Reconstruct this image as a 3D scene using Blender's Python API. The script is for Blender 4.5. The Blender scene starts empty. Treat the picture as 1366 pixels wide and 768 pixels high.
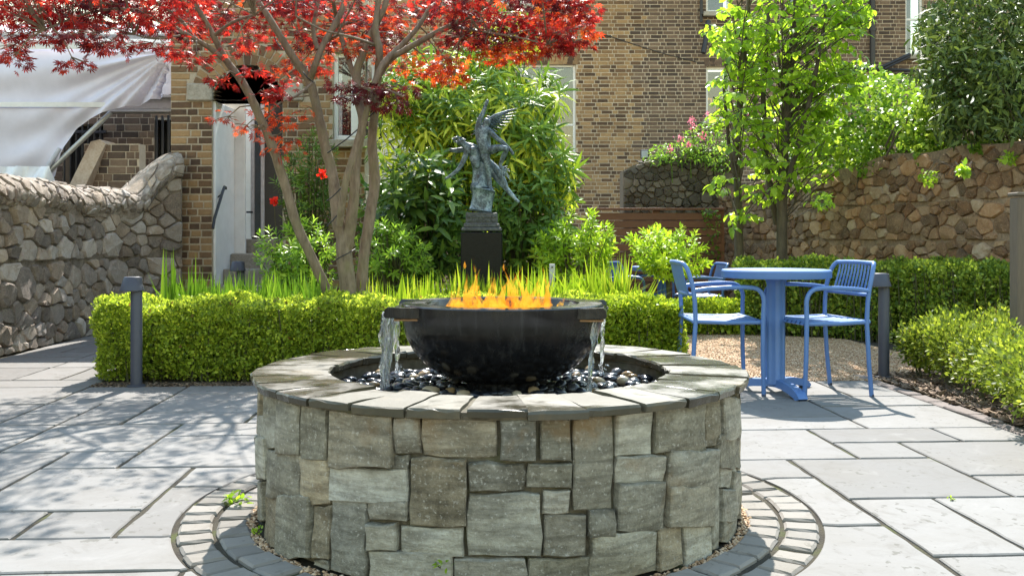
import bpy, bmesh, math, random
import numpy as np
from mathutils import Vector, Matrix
R = math.radians
random.seed(7)
rng = np.random.default_rng(11)
scene = bpy.context.scene
col = scene.collection

# ---------------------------------------------------------------- camera, sky, sun, exposure
CAM_H = 0.944
F = 1285.0 / 1366.0           # focal length in picture widths
cd = bpy.data.cameras.new("camera")
cd.sensor_width = 36.0
cd.lens = 36.0 * F
cd.shift_y = -67.0 / 1366.0   # level camera, verticals stay vertical
cd.clip_start, cd.clip_end = 0.05, 3000
cam = bpy.data.objects.new("camera", cd)
cam.location = (0, 0, CAM_H)
cam.rotation_euler = (R(90), 0, 0)
col.objects.link(cam)
scene.camera = cam

SUN = Vector((0.06, 0.85, 1.0)).normalized()
SUN_EL = math.asin(SUN.z)
SUN_AZ = math.atan2(SUN.x, SUN.y)
world = bpy.data.worlds.new("World")
scene.world = world
world.use_nodes = True
wn = world.node_tree
wn.nodes.clear()
sky = wn.nodes.new("ShaderNodeTexSky")
sky.sky_type = 'NISHITA'
sky.sun_disc = False
sky.sun_elevation = SUN_EL
sky.sun_rotation = SUN_AZ
sky.air_density, sky.dust_density, sky.ozone_density = 2.6, 0.2, 1.0
bg = wn.nodes.new("ShaderNodeBackground")
bg.inputs[1].default_value = 0.15
wo = wn.nodes.new("ShaderNodeOutputWorld")
wn.links.new(sky.outputs[0], bg.inputs[0])
wn.links.new(bg.outputs[0], wo.inputs[0])
sl = bpy.data.lights.new("sun", 'SUN')
sl.energy = 4.8
sl.angle = R(0.55)
sl.color = (1.0, 0.95, 0.87)
so = bpy.data.objects.new("sun", sl)
so.rotation_euler = (-SUN).to_track_quat('-Z', 'Y').to_euler()
col.objects.link(so)
scene.view_settings.view_transform = 'Standard'
scene.view_settings.look = 'None'
scene.view_settings.gamma = 1.0
scene.view_settings.exposure = 1.3
scene.cycles.max_bounces = 10
scene.cycles.transparent_max_bounces = 12

# ---------------------------------------------------------------- photo geometry -> metres
def P(px, py, Y):
    """point at distance Y seen at photo pixel (px, py)"""
    return Vector(((px - 683) * Y / 1285.0, Y, CAM_H - (py - 317) * Y / 1285.0))
def GY(py): return CAM_H * 1285.0 / (py - 317)
def G(px, py):
    return P(px, py, GY(py))

# ---------------------------------------------------------------- mesh helpers
def fast_mesh(name, V, Fs, tint=None, smooth=False):
    """V (n,3); Fs: list of int arrays (m,k)"""
    me = bpy.data.meshes.new(name)
    V = np.ascontiguousarray(V, dtype=np.float32)
    Fs = [np.asarray(f, dtype=np.int32) for f in Fs if len(f)]
    me.vertices.add(len(V))
    me.vertices.foreach_set("co", V.ravel())
    loops = np.concatenate([f.ravel() for f in Fs])
    tot = np.concatenate([np.full(len(f), f.shape[1], dtype=np.int32) for f in Fs])
    st = np.concatenate([[0], np.cumsum(tot)[:-1]]).astype(np.int32)
    me.loops.add(len(loops))
    me.loops.foreach_set("vertex_index", loops)
    me.polygons.add(len(tot))
    me.polygons.foreach_set("loop_start", st)
    me.polygons.foreach_set("loop_total", tot)
    if smooth:
        me.polygons.foreach_set("use_smooth", np.ones(len(tot), dtype=bool))
    if tint is not None:
        a = me.attributes.new("tint", 'FLOAT', 'POINT')
        a.data.foreach_set("value", np.ascontiguousarray(tint, dtype=np.float32))
    me.update(calc_edges=True)
    return me

class MB:
    """collects shapes into one mesh"""
    def __init__(s): s.v = []; s.f = []; s.t = []; s.tint = 0.5
    def add(s, vs, fs):
        o = len(s.v)
        s.v.extend([tuple(v) for v in vs]); s.t.extend([s.tint] * len(vs))
        s.f.extend([tuple(i + o for i in f) for f in fs])
    def box(s, c, d, rot=None, taper=1.0):
        hx, hy, hz = d[0] / 2, d[1] / 2, d[2] / 2
        vs = []
        for z, k in ((-hz, 1), (hz, taper)):
            for x, y in ((-hx, -hy), (hx, -hy), (hx, hy), (-hx, hy)):
                p = Vector((x * k, y * k, z))
                if rot is not None: p = rot @ p
                vs.append(p + Vector(c))
        s.add(vs, [(3, 2, 1, 0), (4, 5, 6, 7), (0, 1, 5, 4), (1, 2, 6, 5), (2, 3, 7, 6), (3, 0, 4, 7)])
    def bbox(s, c, d, b=0.004, rot=None):
        """box with bevelled edges"""
        hx, hy, hz = d[0] / 2, d[1] / 2, d[2] / 2
        b = min(b, hx * .45, hy * .45, hz * .45)
        bm = bmesh.new()
        bmesh.ops.create_cube(bm, size=1)
        for v in bm.verts: v.co = Vector((v.co.x * d[0], v.co.y * d[1], v.co.z * d[2]))
        bmesh.ops.bevel(bm, geom=bm.edges[:], offset=b, segments=1, affect='EDGES')
        bm.verts.ensure_lookup_table()
        vs = []
        for v in bm.verts:
            p = v.co.copy()
            if rot is not None: p = rot @ p
            vs.append(p + Vector(c))
        fs = [tuple(v.index for v in f.verts) for f in bm.faces]
        bm.free()
        s.add(vs, fs)
    def tube(s, pts, rad, n=8, cap=True, sq=1.0):
        pts = [Vector(p) for p in pts]
        if not hasattr(rad, '__len__'): rad = [rad] * len(pts)
        vs = []; up = None
        for i, p in enumerate(pts):
            a = pts[max(i - 1, 0)]; b = pts[min(i + 1, len(pts) - 1)]
            d = (b - a)
            d = d.normalized() if d.length > 1e-9 else Vector((0, 0, 1))
            if up is None:
                up = Vector((0, 0, 1)) if abs(d.z) < .9 else Vector((1, 0, 0))
            x = up.cross(d)
            if x.length < 1e-6: x = Vector((1, 0, 0)).cross(d)
            x.normalize(); y = d.cross(x); up = y
            for k in range(n):
                a = 2 * math.pi * k / n
                vs.append(p + (x * math.cos(a) + y * math.sin(a) * sq) * rad[i])
        fs = []
        for i in range(len(pts) - 1):
            for k in range(n):
                k2 = (k + 1) % n
                fs.append((i * n + k, i * n + k2, (i + 1) * n + k2, (i + 1) * n + k))
        if cap:
            fs.append(tuple(range(n))[::-1]); fs.append(tuple((len(pts) - 1) * n + k for k in range(n)))
        s.add(vs, fs)
    def lathe(s, prof, c=(0, 0, 0), n=48, closed=False):
        vs = []; fs = []; m = len(prof)
        for k in range(n):
            a = 2 * math.pi * k / n
            for r, z in prof: vs.append((c[0] + r * math.cos(a), c[1] + r * math.sin(a), c[2] + z))
        for k in range(n):
            k2 = (k + 1) % n
            for i in range(m - (0 if closed else 1)):
                j = (i + 1) % m
                fs.append((k * m + i, k2 * m + i, k2 * m + j, k * m + j))
        s.add(vs, fs)
    def mesh(s, name, smooth=False):
        me = bpy.data.meshes.new(name)
        me.from_pydata(s.v, [], s.f)
        a = me.attributes.new("tint", 'FLOAT', 'POINT')
        a.data.foreach_set("value", s.t)
        if smooth:
            me.polygons.foreach_set("use_smooth", [True] * len(me.polygons))
        me.update()
        return me

def smooth_angle(me, ang=35):
    me.polygons.foreach_set("use_smooth", [True] * len(me.polygons))
    try: me.set_sharp_from_angle(angle=R(ang))
    except Exception: pass

def put(name, me, mat, parent=None, smooth=None, local=False):
    """link a mesh as one object; its vertices are in world coordinates unless local"""
    if isinstance(me, MB): me = me.mesh(name)
    if smooth: smooth_angle(me, smooth)
    if mat is not None and not me.materials: me.materials.append(mat)
    o = bpy.data.objects.new(name, me)
    col.objects.link(o)
    if parent is not None:
        o.parent = parent
        if not local:
            if parent.type == 'EMPTY': o.matrix_parent_inverse = Matrix.Translation(-parent.location)
    return o
def tag(o, label=None, cat=None, group=None, kind=None):
    if label: o["label"] = label
    if cat: o["category"] = cat
    if group: o["group"] = group
    if kind: o["kind"] = kind
    return o
def thing(name, loc, label, cat, group=None, rz=0):
    o = bpy.data.objects.new(name, None)
    o.empty_display_size = .1
    o.location = loc; o.rotation_euler = (0, 0, rz)
    col.objects.link(o)
    return tag(o, label, cat, group)
def struct(name, loc=(0, 0, 0)):
    o = bpy.data.objects.new(name, None)
    o.location = loc; col.objects.link(o); o["kind"] = "structure"
    return o
def copy_tree(o, parent=None):
    c = o.copy(); col.objects.link(c)
    if parent is not None: c.parent = parent; c.matrix_parent_inverse = o.matrix_parent_inverse.copy()
    for ch in list(o.children): copy_tree(ch, c)
    return c

# ---------------------------------------------------------------- materials
class NT:
    def __init__(s, name):
        s.m = bpy.data.materials.new(name); s.m.use_nodes = True
        s.t = s.m.node_tree; s.t.nodes.clear()
        s.out = s.t.nodes.new("ShaderNodeOutputMaterial")
    def n(s, typ, **kw):
        x = s.t.nodes.new("ShaderNode" + typ)
        for k, v in kw.items():
            if k.startswith("i_"):
                key = k[2:]
                key = int(key) if key.isdigit() else key.replace("_", " ")
                x.inputs[key].default_value = v
            else: setattr(x, k, v)
        return x
    def l(s, a, b): s.t.links.new(a, b)
    def ramp(s, fac, cols, interp='LINEAR'):
        r = s.n("ValToRGB"); r.color_ramp.interpolation = interp
        e = r.color_ramp.elements
        while len(e) < len(cols): e.new(0.5)
        for k, (pos, c) in enumerate(cols):
            e[k].position = pos; e[k].color = (c[0], c[1], c[2], 1)
        s.l(fac, r.inputs[0]); return r.outputs[0]
    def mix(s, fac, a, b, mode='MIX'):
        x = s.n("Mix", data_type='RGBA', blend_type=mode)
        for v, i in ((fac, 0), (a, 6), (b, 7)):
            if hasattr(v, 'links'): s.l(v, x.inputs[i])
            elif i == 0: x.inputs[0].default_value = v
            else: x.inputs[i].default_value = (v[0], v[1], v[2], 1)
        return x.outputs[2]
    def math(s, op, a, b=0.0):
        x = s.n("Math", operation=op)
        for v, i in ((a, 0), (b, 1)):
            if hasattr(v, 'links'): s.l(v, x.inputs[i])
            else: x.inputs[i].default_value = v
        return x.outputs[0]
    def coord(s, scale=(1, 1, 1), kind="Object", rnd=0.0, rot=(0, 0, 0)):
        tc = s.n("TexCoord"); mp = s.n("Mapping")
        mp.inputs["Scale"].default_value = scale; mp.inputs["Rotation"].default_value = rot
        s.l(tc.outputs[kind], mp.inputs[0])
        if rnd:
            oi = s.n("ObjectInfo"); v = s.n("CombineXYZ")
            k = s.math('MULTIPLY', oi.outputs["Random"], rnd)
            for i in range(3): s.l(k, v.inputs[i])
            s.l(v.outputs[0], mp.inputs["Location"])
        return mp.outputs[0]
    def noise(s, vec, scale, detail=5, rough=.6, dist=0.0):
        x = s.n("TexNoise"); x.inputs["Scale"].default_value = scale
        x.inputs["Detail"].default_value = detail; x.inputs["Roughness"].default_value = rough
        x.inputs["Distortion"].default_value = dist
        s.l(vec, x.inputs["Vector"]); return x.outputs["Fac"]
    def rand(s):
        """0..1 per object and per piece"""
        oi = s.n("ObjectInfo"); at = s.n("Attribute", attribute_name="tint")
        return s.math('FRACT', s.math('ADD', oi.outputs["Random"], at.outputs["Fac"]))
    def pr(s, colr, rough=.6, bump=None, bstr=.3, bdist=.01, **kw):
        p = s.n("BsdfPrincipled")
        if hasattr(colr, 'links'): s.l(colr, p.inputs["Base Color"])
        else: p.inputs["Base Color"].default_value = (*colr, 1)
        if hasattr(rough, 'links'): s.l(rough, p.inputs["Roughness"])
        else: p.inputs["Roughness"].default_value = rough
        for k, v in kw.items():
            p.inputs[k.replace("_", " ")].default_value = v
        if bump is not None:
            b = s.n("Bump"); b.inputs["Strength"].default_value = bstr; b.inputs["Distance"].default_value = bdist
            s.l(bump, b.inputs["Height"]); s.l(b.outputs[0], p.inputs["Normal"])
        return p
    def done(s, sh):
        s.l(sh.outputs[0] if hasattr(sh, 'outputs') else sh, s.out.inputs[0]); return s.m

def stone_mat(name, cols, scale=6, rough=.8, bstr=.6, var=.5, strata=0, fleck=None, moss=None, bscale=40, hues=None):
    """mottled stone; a random pick per stone moves along the colour ramp"""
    t = NT(name)
    vec = t.coord(rnd=9.0)
    n1 = t.noise(vec, scale, 7, .65)
    n2 = t.noise(vec, bscale, 6, .7)
    r = t.rand()
    nn = t.math('ADD', t.math('MULTIPLY', n1, .55), t.math('MULTIPLY', n2, .45))
    nn = t.math('ADD', t.math('MULTIPLY', t.math('SUBTRACT', nn, .5), 1.9), .5)
    fac = t.math('ADD', t.math('MULTIPLY', nn, 1 - var), t.math('MULTIPLY', r, var))
    c = t.ramp(fac, cols)
    if hues:
        oi = t.n("ObjectInfo"); at = t.n("Attribute", attribute_name="tint")
        r2 = t.math('FRACT', t.math('MULTIPLY', t.math('ADD', oi.outputs["Random"], at.outputs["Fac"]), 7.31))
        c = t.mix(.55, c, t.mix(1.0, c, t.ramp(r2, [(k / (len(hues) - 1), h) for k, h in enumerate(hues)]), 'MULTIPLY'))
    if strata:
        v2 = t.coord(scale=(1.2, 1.2, strata), rnd=5.0)
        s1 = t.noise(v2, 5, 4, .6, .3)
        c = t.mix(t.math('MULTIPLY', t.math('SUBTRACT', 1.0, t.ramp(s1, [(.35, (0, 0, 0)), (.6, (1, 1, 1))])), .55), c, tuple(x * .45 for x in cols[0][1]))
    if fleck:
        n3 = t.noise(vec, 90, 3, .6)
        c = t.mix(t.math('MULTIPLY', t.ramp(n3, [(.58, (0, 0, 0)), (.72, (1, 1, 1))]), .6), c, fleck)
    if moss:
        n4 = t.noise(t.coord(), moss[1], 5, .65)
        c = t.mix(t.math('MULTIPLY', t.ramp(n4, [(moss[2], (0, 0, 0)), (moss[2] + .15, (1, 1, 1))]), moss[3]), c, moss[0])
    h = t.math('ADD', t.math('MULTIPLY', n1, .6), t.math('MULTIPLY', n2, .4))
    return t.done(t.pr(c, rough, h, bstr, .02))

def leaf_mat(name, cols, trans=.4, rough=.42, tcol=1.6, clump=3.0, clump_amt=.35, gain=1.35):
    t = NT(name)
    cols = [(p, tuple(min(.85, x * gain) for x in c)) for p, c in cols]
    at = t.n("Attribute", attribute_name="tint")
    oi = t.n("ObjectInfo")
    n = t.noise(t.coord(), clump, 2, .5)
    f = t.math('ADD', t.math('MULTIPLY', t.math('FRACT', t.math('ADD', at.outputs["Fac"], oi.outputs["Random"])), 1 - clump_amt), t.math('MULTIPLY', n, clump_amt))
    c = t.ramp(f, cols)
    p = t.pr(c, rough)
    p.inputs["Specular IOR Level"].default_value = .3
    tr = t.n("BsdfTranslucent")
    g = t.n("Gamma"); g.inputs[1].default_value = 1.0
    cb = t.mix(1.0, c, (tcol, tcol, tcol * .7), 'MULTIPLY')
    t.l(cb, tr.inputs[0])
    m = t.n("MixShader"); m.inputs[0].default_value = trans
    t.l(p.outputs[0], m.inputs[1]); t.l(tr.outputs[0], m.inputs[2])
    return t.done(m)

def plain_mat(name, c, rough=.5, metallic=0.0, var=.12, scale=20, bstr=.1, spec=.5, coat=0.0):
    t = NT(name)
    n = t.noise(t.coord(rnd=3.0), scale, 5, .6)
    a = tuple(max(0, x * (1 - var)) for x in c); b = tuple(min(1, x * (1 + var)) for x in c)
    rr = t.math('ADD', rough - .05, t.math('MULTIPLY', n, .1))
    p = t.pr(t.ramp(n, [(.3, a), (.7, b)]), rr, n, bstr, .004, Metallic=metallic)
    p.inputs["Specular IOR Level"].default_value = spec
    p.inputs["Coat Weight"].default_value = coat
    return t.done(p)

M = {}
# paving: pale sandstone, faint stains per slab
def slab_mat(name, base, vary):
    t = NT(name)
    r = t.rand()
    vec = t.coord(rnd=20.0)
    n1 = t.noise(vec, 2.2, 6, .6, .4); n2 = t.noise(vec, 45, 5, .7); n3 = t.noise(vec, 11, 4, .6)
    c = t.ramp(r, [(0, tuple(b * (1 - vary) for b in base)), (.5, base), (1, tuple(min(.9, b * (1 + vary * .5)) for b in base))])
    c = t.mix(t.math('MULTIPLY', t.ramp(n1, [(.45, (0, 0, 0)), (.75, (1, 1, 1))]), .4), c, (base[0] * .72, base[1] * .66, base[2] * .55))
    c = t.mix(t.math('MULTIPLY', n2, .35), c, tuple(b * .7 for b in base))
    # lichen spots and darker weather stains, each slab its own
    n5 = t.noise(t.coord(scale=(1, .8, 1), rnd=31.0), 34, 2, .5)
    sp = t.ramp(n5, [(.635, (0, 0, 0)), (.665, (1, 1, 1))])
    c = t.mix(t.math('MULTIPLY', t.math('MULTIPLY', sp, t.ramp(t.noise(t.coord(), 1.9, 2, .5), [(.44, (0, 0, 0)), (.58, (1, 1, 1))])), .75), c, (base[0] * .5, base[1] * .5, base[2] * .45))
    n6 = t.noise(t.coord(rnd=13.0), 5.5, 7, .72, 1.1)
    c = t.mix(t.math('MULTIPLY', t.ramp(n6, [(.52, (0, 0, 0)), (.70, (1, 1, 1))]), .5), c, (base[0] * .58, base[1] * .55, base[2] * .5))
    c = t.mix(t.math('MULTIPLY', t.ramp(n6, [(.28, (1, 1, 1)), (.44, (0, 0, 0))]), .35), c, tuple(min(.6, x * 1.35) for x in base))
    h = t.math('ADD', t.math('MULTIPLY', n3, .6), t.math('MULTIPLY', n2, .4))
    return t.done(t.pr(c, .8, h, .35, .006, Specular_IOR_Level=.22))
M['slab'] = slab_mat("paving_stone", (.208, .200, .192), .22)
M['sett'] = slab_mat("sett_stone", (.225, .208, .188), .3)
M['edging'] = slab_mat("edging_stone", (.19, .16, .15), .25)
def joint_mat():
    t = NT("joint_moss")
    n = t.noise(t.coord(), 5, 4, .6); n2 = t.noise(t.coord(), 120, 4, .7)
    c = t.ramp(n, [(.35, (.028, .022, .015)), (.55, (.05, .042, .024)), (.66, (.06, .07, .014))])
    return t.done(t.pr(c, .95, n2, .9, .01))
M['joint'] = joint_mat()
def soil_mat(name, c, sc=60):
    t = NT(name)
    n = t.noise(t.coord(), sc, 6, .7)
    return t.done(t.pr(t.ramp(n, [(.3, tuple(x * .5 for x in c)), (.7, tuple(x * 1.4 for x in c))]), .95, n, 1, .02))
M['soil'] = soil_mat("soil", (.065, .048, .034))
M['gravel_bed'] = soil_mat("gravel_bed", (.33, .215, .125), 90)
M['ground'] = soil_mat("ground_earth", (.10, .09, .06), 8)
M['gravel'] = stone_mat("gravel_stone", [(0, (.22, .12, .06)), (.4, (.42, .265, .15)), (.75, (.52, .37, .23)), (1, (.62, .50, .38))], 20, .85, .2, .9)
M['fountain_stone'] = stone_mat("quartzite", [(.16, (.095, .082, .056)), (.36, (.225, .207, .165)), (.58, (.36, .338, .285)), (.82, (.54, .52, .47))], 13, .7, 1.0, .4, strata=9, fleck=(.52, .50, .45), moss=((.20, .11, .03), 3.4, .555, .65), bscale=70, hues=[(.68, .68, .62), (1.1, 1.08, .92), (.85, .93, 1.02), (1.3, 1.05, .66), (.95, 1.0, .96), (1.4, 1.4, 1.38), (.8, .82, .66)])
M['fountain_mortar'] = stone_mat("dark_mortar", [(.3, (.06, .05, .035)), (.7, (.16, .14, .10))], 8, .95, .8, .1, moss=((.05, .06, .015), 6, .5, .6))
def coping_mat():
    t = NT("coping_stone")
    vec = t.coord(rnd=7.0)
    n1 = t.noise(vec, 5, 6, .65, .5); n2 = t.noise(vec, 60, 5, .7); w = t.noise(t.coord(), 3.2, 4, .6)
    r = t.rand()
    c = t.ramp(t.math('ADD', t.math('MULTIPLY', n1, .6), t.math('MULTIPLY', r, .4)), [(.2, (.022, .018, .010)), (.45, (.050, .044, .026)), (.75, (.082, .075, .052))])
    c = t.mix(t.math('MULTIPLY', t.ramp(n1, [(.55, (0, 0, 0)), (.72, (1, 1, 1))]), .5), c, (.15, .10, .04))
    rg = t.ramp(w, [(.42, (.16, .16, .16)), (.6, (.62, .62, .62))])
    return t.done(t.pr(c, rg, t.math('ADD', t.math('MULTIPLY', n1, .7), t.math('MULTIPLY', n2, .3)), .45, .012))
M['coping'] = coping_mat()
M['rubble_left'] = stone_mat("granite_rubble", [(.15, (.085, .074, .066)), (.38, (.215, .18, .15)), (.6, (.34, .29, .245)), (.85, (.48, .45, .42))], 13, .88, 1.0, .45, fleck=(.5, .45, .40), bscale=60, hues=[(.55, .55, .6), (1, .95, .9), (1.35, 1.15, .9), (.8, .8, .85), (1.5, 1.45, 1.4)])
M['rubble_right'] = stone_mat("warm_granite_rubble", [(.15, (.055, .038, .026)), (.36, (.16, .10, .062)), (.58, (.29, .19, .115)), (.85, (.42, .34, .26))], 13, .88, 1.0, .45, fleck=(.5, .42, .33), bscale=60, hues=[(.7, .7, .75), (1.2, 1, .8), (1.5, 1.05, .65), (1, .95, .9), (1.3, 1.35, 1.4), (.8, .7, .6)])
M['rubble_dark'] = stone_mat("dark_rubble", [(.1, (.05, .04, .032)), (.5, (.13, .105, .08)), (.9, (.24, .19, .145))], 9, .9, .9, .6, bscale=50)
M['mortar_left'] = stone_mat("lime_mortar", [(.3, (.10, .083, .067)), (.7, (.26, .215, .17))], 14, .95, .9, .05)
M['mortar_cap'] = stone_mat("mortar_capping", [(.25, (.11, .09, .072)), (.5, (.25, .205, .165)), (.75, (.42, .37, .32))], 7, .9, .8, .05, bscale=30)
M['mortar_right'] = stone_mat("warm_mortar", [(.3, (.14, .10, .07)), (.7, (.33, .24, .165))], 14, .95, .9, .05)
BR = [(.1, (.055, .035, .025)), (.35, (.14, .082, .046)), (.6, (.27, .165, .082)), (.85, (.38, .245, .12)), (1, (.48, .34, .18))]
BRG = [(.1, (.05, .037, .03)), (.35, (.085, .058, .044)), (.6, (.155, .104, .072)), (.85, (.235, .163, .11)), (1, (.32, .23, .155))]
M['brick'] = stone_mat("stock_brick", BR, 22, .9, .5, .64, bscale=90)
M['brick_grey'] = stone_mat("sooty_stock_brick", BRG, 22, .9, .5, .52, bscale=90)
M['mortar'] = stone_mat("brick_mortar", [(.3, (.36, .30, .22)), (.7, (.52, .44, .34))], 9, .95, .6, .05, bscale=80)
M['mortar_grey'] = stone_mat("weathered_mortar", [(.3, (.44, .36, .27)), (.7, (.60, .51, .40))], 9, .95, .6, .05, bscale=80)
M['white'] = plain_mat("white_paint", (.78, .78, .77), .45, var=.04)
M['render'] = plain_mat("white_render", (.80, .80, .82), .8, var=.07, scale=6, bstr=.3)
M['sill'] = stone_mat("stone_sill", [(.3, (.28, .25, .20)), (.7, (.42, .38, .32))], 10, .9, .5, .1)
M['black'] = plain_mat("black_paint", (.022, .022, .026), .45)
M['dark'] = plain_mat("dark_interior", (.03, .028, .026), .8)
M['step'] = stone_mat("granite_step", [(.3, (.20, .175, .15)), (.7, (.33, .30, .27))], 25, .9, .5, .1)
M['blue'] = plain_mat("blue_powder_coat", (.085, .18, .42), .4, var=.05, scale=12, bstr=.03)
M['bollard'] = plain_mat("charcoal_metal", (.052, .055, .075), .5, var=.08, scale=30)
M['lens'] = plain_mat("frosted_lens", (.6, .55, .42), .4)
M['pale_metal'] = plain_mat("pale_metal", (.45, .45, .50), .45)
M['tarp'] = plain_mat("white_sheeting", (.63, .61, .73), .5, var=.06, scale=5, bstr=.2)
M['tarp_band'] = plain_mat("white_hem", (.75, .75, .77), .5, var=.05)
M['steel'] = plain_mat("galvanised_steel", (.42, .42, .41), .45, metallic=.6, var=.15)
M['beam'] = plain_mat("painted_steel_beam", (.30, .28, .25), .6)
M['roof'] = plain_mat("grey_roofing", (.50, .51, .53), .6)
def wood_mat(name, c, axis=(1, 12, 12), rough=.6):
    t = NT(name)
    v = t.coord(scale=axis, rnd=8.0)
    n = t.noise(v, 6, 6, .65, .6); n2 = t.noise(v, 40, 4, .6)
    r = t.rand()
    c2 = t.ramp(t.math('ADD', t.math('MULTIPLY', n, .6), t.math('MULTIPLY', r, .4)), [(.2, tuple(x * .55 for x in c)), (.55, c), (.85, tuple(x * 1.45 for x in c))])
    return t.done(t.pr(c2, rough, n2, .4, .006))
M['fence'] = wood_mat("stained_timber", (.19, .075, .036))
M['post'] = wood_mat("weathered_timber", (.125, .10, .075), (12, 12, 1), .8)
def bark_mat(name, c1, c2, moss=None):
    t = NT(name)
    v = t.coord(scale=(6, 6, 1.6)); n = t.noise(v, 5, 6, .7); n2 = t.noise(t.coord(), 7, 4, .6)
    c = t.ramp(n, [(.3, c1), (.7, c2)])
    if moss: c = t.mix(t.math('MULTIPLY', t.ramp(n2, [(.5, (0, 0, 0)), (.7, (1, 1, 1))]), .6), c, moss)
    return t.done(t.pr(c, .85, n, .6, .012))
M['maple_bark'] = bark_mat("maple_bark", (.11, .08, .056), (.275, .215, .16), (.19, .175, .09))
M['bark'] = bark_mat("dark_bark", (.05, .038, .028), (.13, .105, .08))
M['twig'] = bark_mat("twig_bark", (.045, .045, .02), (.09, .09, .04))
# foliage
M['box'] = leaf_mat("box_leaf", [(.13, (.13, .075, .025)), (.17, (.05, .075, .012)), (.4, (.12, .165, .018)), (.68, (.22, .265, .03)), (.92, (.38, .40, .06))], .46, .4, 1.7, 9, gain=1.8)
M['bush'] = leaf_mat("bush_leaf", [(.13, (.13, .075, .025)), (.17, (.05, .075, .012)), (.4, (.12, .165, .018)), (.68, (.22, .265, .03)), (.92, (.38, .40, .06))], .34, .45, 1.7, 9, gain=1.25)
M['box_bright'] = leaf_mat("young_box_leaf", [(.1, (.07, .115, .01)), (.4, (.16, .24, .016)), (.7, (.31, .38, .03)), (.95, (.46, .47, .06))], .4, .4, 1.7, 9, gain=1.15)
M['box_dark'] = leaf_mat("dull_box_leaf", [(.1, (.03, .055, .01)), (.45, (.075, .115, .016)), (.75, (.15, .19, .025)), (.95, (.28, .28, .05))], .32, .42, 1.5, 6, gain=2.2)
M['iris'] = leaf_mat("iris_leaf", [(.1, (.06, .135, .012)), (.5, (.13, .26, .02)), (.9, (.22, .34, .035))], .36, .4, 1.6, 3, gain=.85)
M['iris_bright'] = leaf_mat("yellow_iris_leaf", [(.1, (.10, .19, .012)), (.5, (.24, .36, .02)), (.9, (.46, .50, .05))], .42, .4, 1.6, 3, gain=.9)
M['spurge'] = leaf_mat("spurge_leaf", [(.1, (.05, .10, .012)), (.4, (.13, .21, .018)), (.7, (.30, .38, .03)), (.95, (.64, .60, .06))], .25, .45, 1.5, 2.4, .2, gain=1.55)
M['bigleaf'] = leaf_mat("broad_leaf", [(.1, (.022, .05, .012)), (.5, (.055, .11, .018)), (.85, (.14, .22, .03))], .25, .38, 1.5, 2, gain=1.6)
M['shrub'] = leaf_mat("shrub_leaf", [(.1, (.055, .115, .014)), (.45, (.13, .225, .025)), (.75, (.24, .36, .045)), (.95, (.38, .48, .08))], .38, .38, 1.6, 3, gain=1.5)
M['bay'] = leaf_mat("bay_leaf", [(.1, (.08, .15, .012)), (.45, (.20, .31, .02)), (.75, (.36, .46, .035)), (.95, (.50, .56, .07))], .42, .4, 1.6, 3, gain=1.35)
M['lime'] = leaf_mat("lime_green_leaf", [(.1, (.09, .17, .015)), (.45, (.20, .33, .025)), (.75, (.34, .48, .04)), (.95, (.55, .62, .16))], .5, .35, 1.7, 2.2, gain=1.0)
M['ivy'] = leaf_mat("ivy_leaf", [(.1, (.055, .12, .014)), (.5, (.15, .26, .025)), (.9, (.36, .46, .07))], .38, .38, 1.6, 3, gain=1.15)
M['evergreen'] = leaf_mat("evergreen_leaf", [(.1, (.02, .038, .012)), (.5, (.055, .088, .022)), (.85, (.13, .17, .035)), (.97, (.26, .28, .10))], .25, .52, 1.5, 3, gain=1.25)
M['red'] = leaf_mat("crimson_maple_leaf", [(.1, (.13, .008, .012)), (.4, (.34, .016, .02)), (.7, (.56, .03, .03)), (.95, (.72, .10, .05))], .5, .45, 1.5, 3, .3, gain=0.95)
M['orange'] = leaf_mat("orange_maple_leaf", [(.1, (.20, .014, .010)), (.4, (.46, .045, .016)), (.7, (.66, .10, .02)), (.95, (.78, .22, .03))], .5, .45, 1.5, 3, .3, gain=1.05)
M['purple'] = leaf_mat("purple_maple_leaf", [(.1, (.045, .008, .014)), (.5, (.10, .012, .02)), (.9, (.24, .02, .028))], .4, .45, 1.4, 3, .3, gain=1)
M['pink'] = leaf_mat("pink_petal", [(.1, (.55, .10, .22)), (.9, (.75, .25, .42))], .4, .5, 1.2)
M['redpetal'] = leaf_mat("red_petal", [(.1, (.55, .01, .01)), (.9, (.75, .04, .02))], .4, .5, 1.2)
M['chip'] = stone_mat("bark_chip", [(0, (.05, .03, .02)), (.5, (.13, .085, .055)), (1, (.30, .22, .15))], 12, .9, .4, .9)
M['bronze'] = stone_mat("bronze_patina", [(.32, (.03, .042, .052)), (.5, (.10, .155, .20)), (.66, (.29, .40, .47))], 14, .42, .5, .05, bscale=60)
M['granite'] = plain_mat("polished_black_granite", (.010, .012, .014), .3, var=.3, scale=80, bstr=.0, spec=.14)
M['plinth'] = stone_mat("dark_carved_stone", [(.3, (.03, .035, .04)), (.7, (.10, .115, .125))], 30, .5, .9, .05)
def bowl_mat():
    t = NT("oiled_black_concrete")
    v = t.coord(); n = t.noise(v, 9, 6, .65); st = t.noise(t.coord(scale=(14, 14, .9)), 3, 5, .65)
    c = t.ramp(st, [(.35, (.006, .006, .007)), (.55, (.011, .011, .013)), (.72, (.03, .03, .032))])
    c = t.mix(t.math('MULTIPLY', t.ramp(n, [(.6, (0, 0, 0)), (.75, (1, 1, 1))]), .18), c, (.05, .025, .017))
    rg = t.ramp(n, [(.35, (.10, .10, .10)), (.65, (.34, .34, .34))])
    return t.done(t.pr(c, rg, n, .12, .006))
M['bowl'] = bowl_mat()
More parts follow.
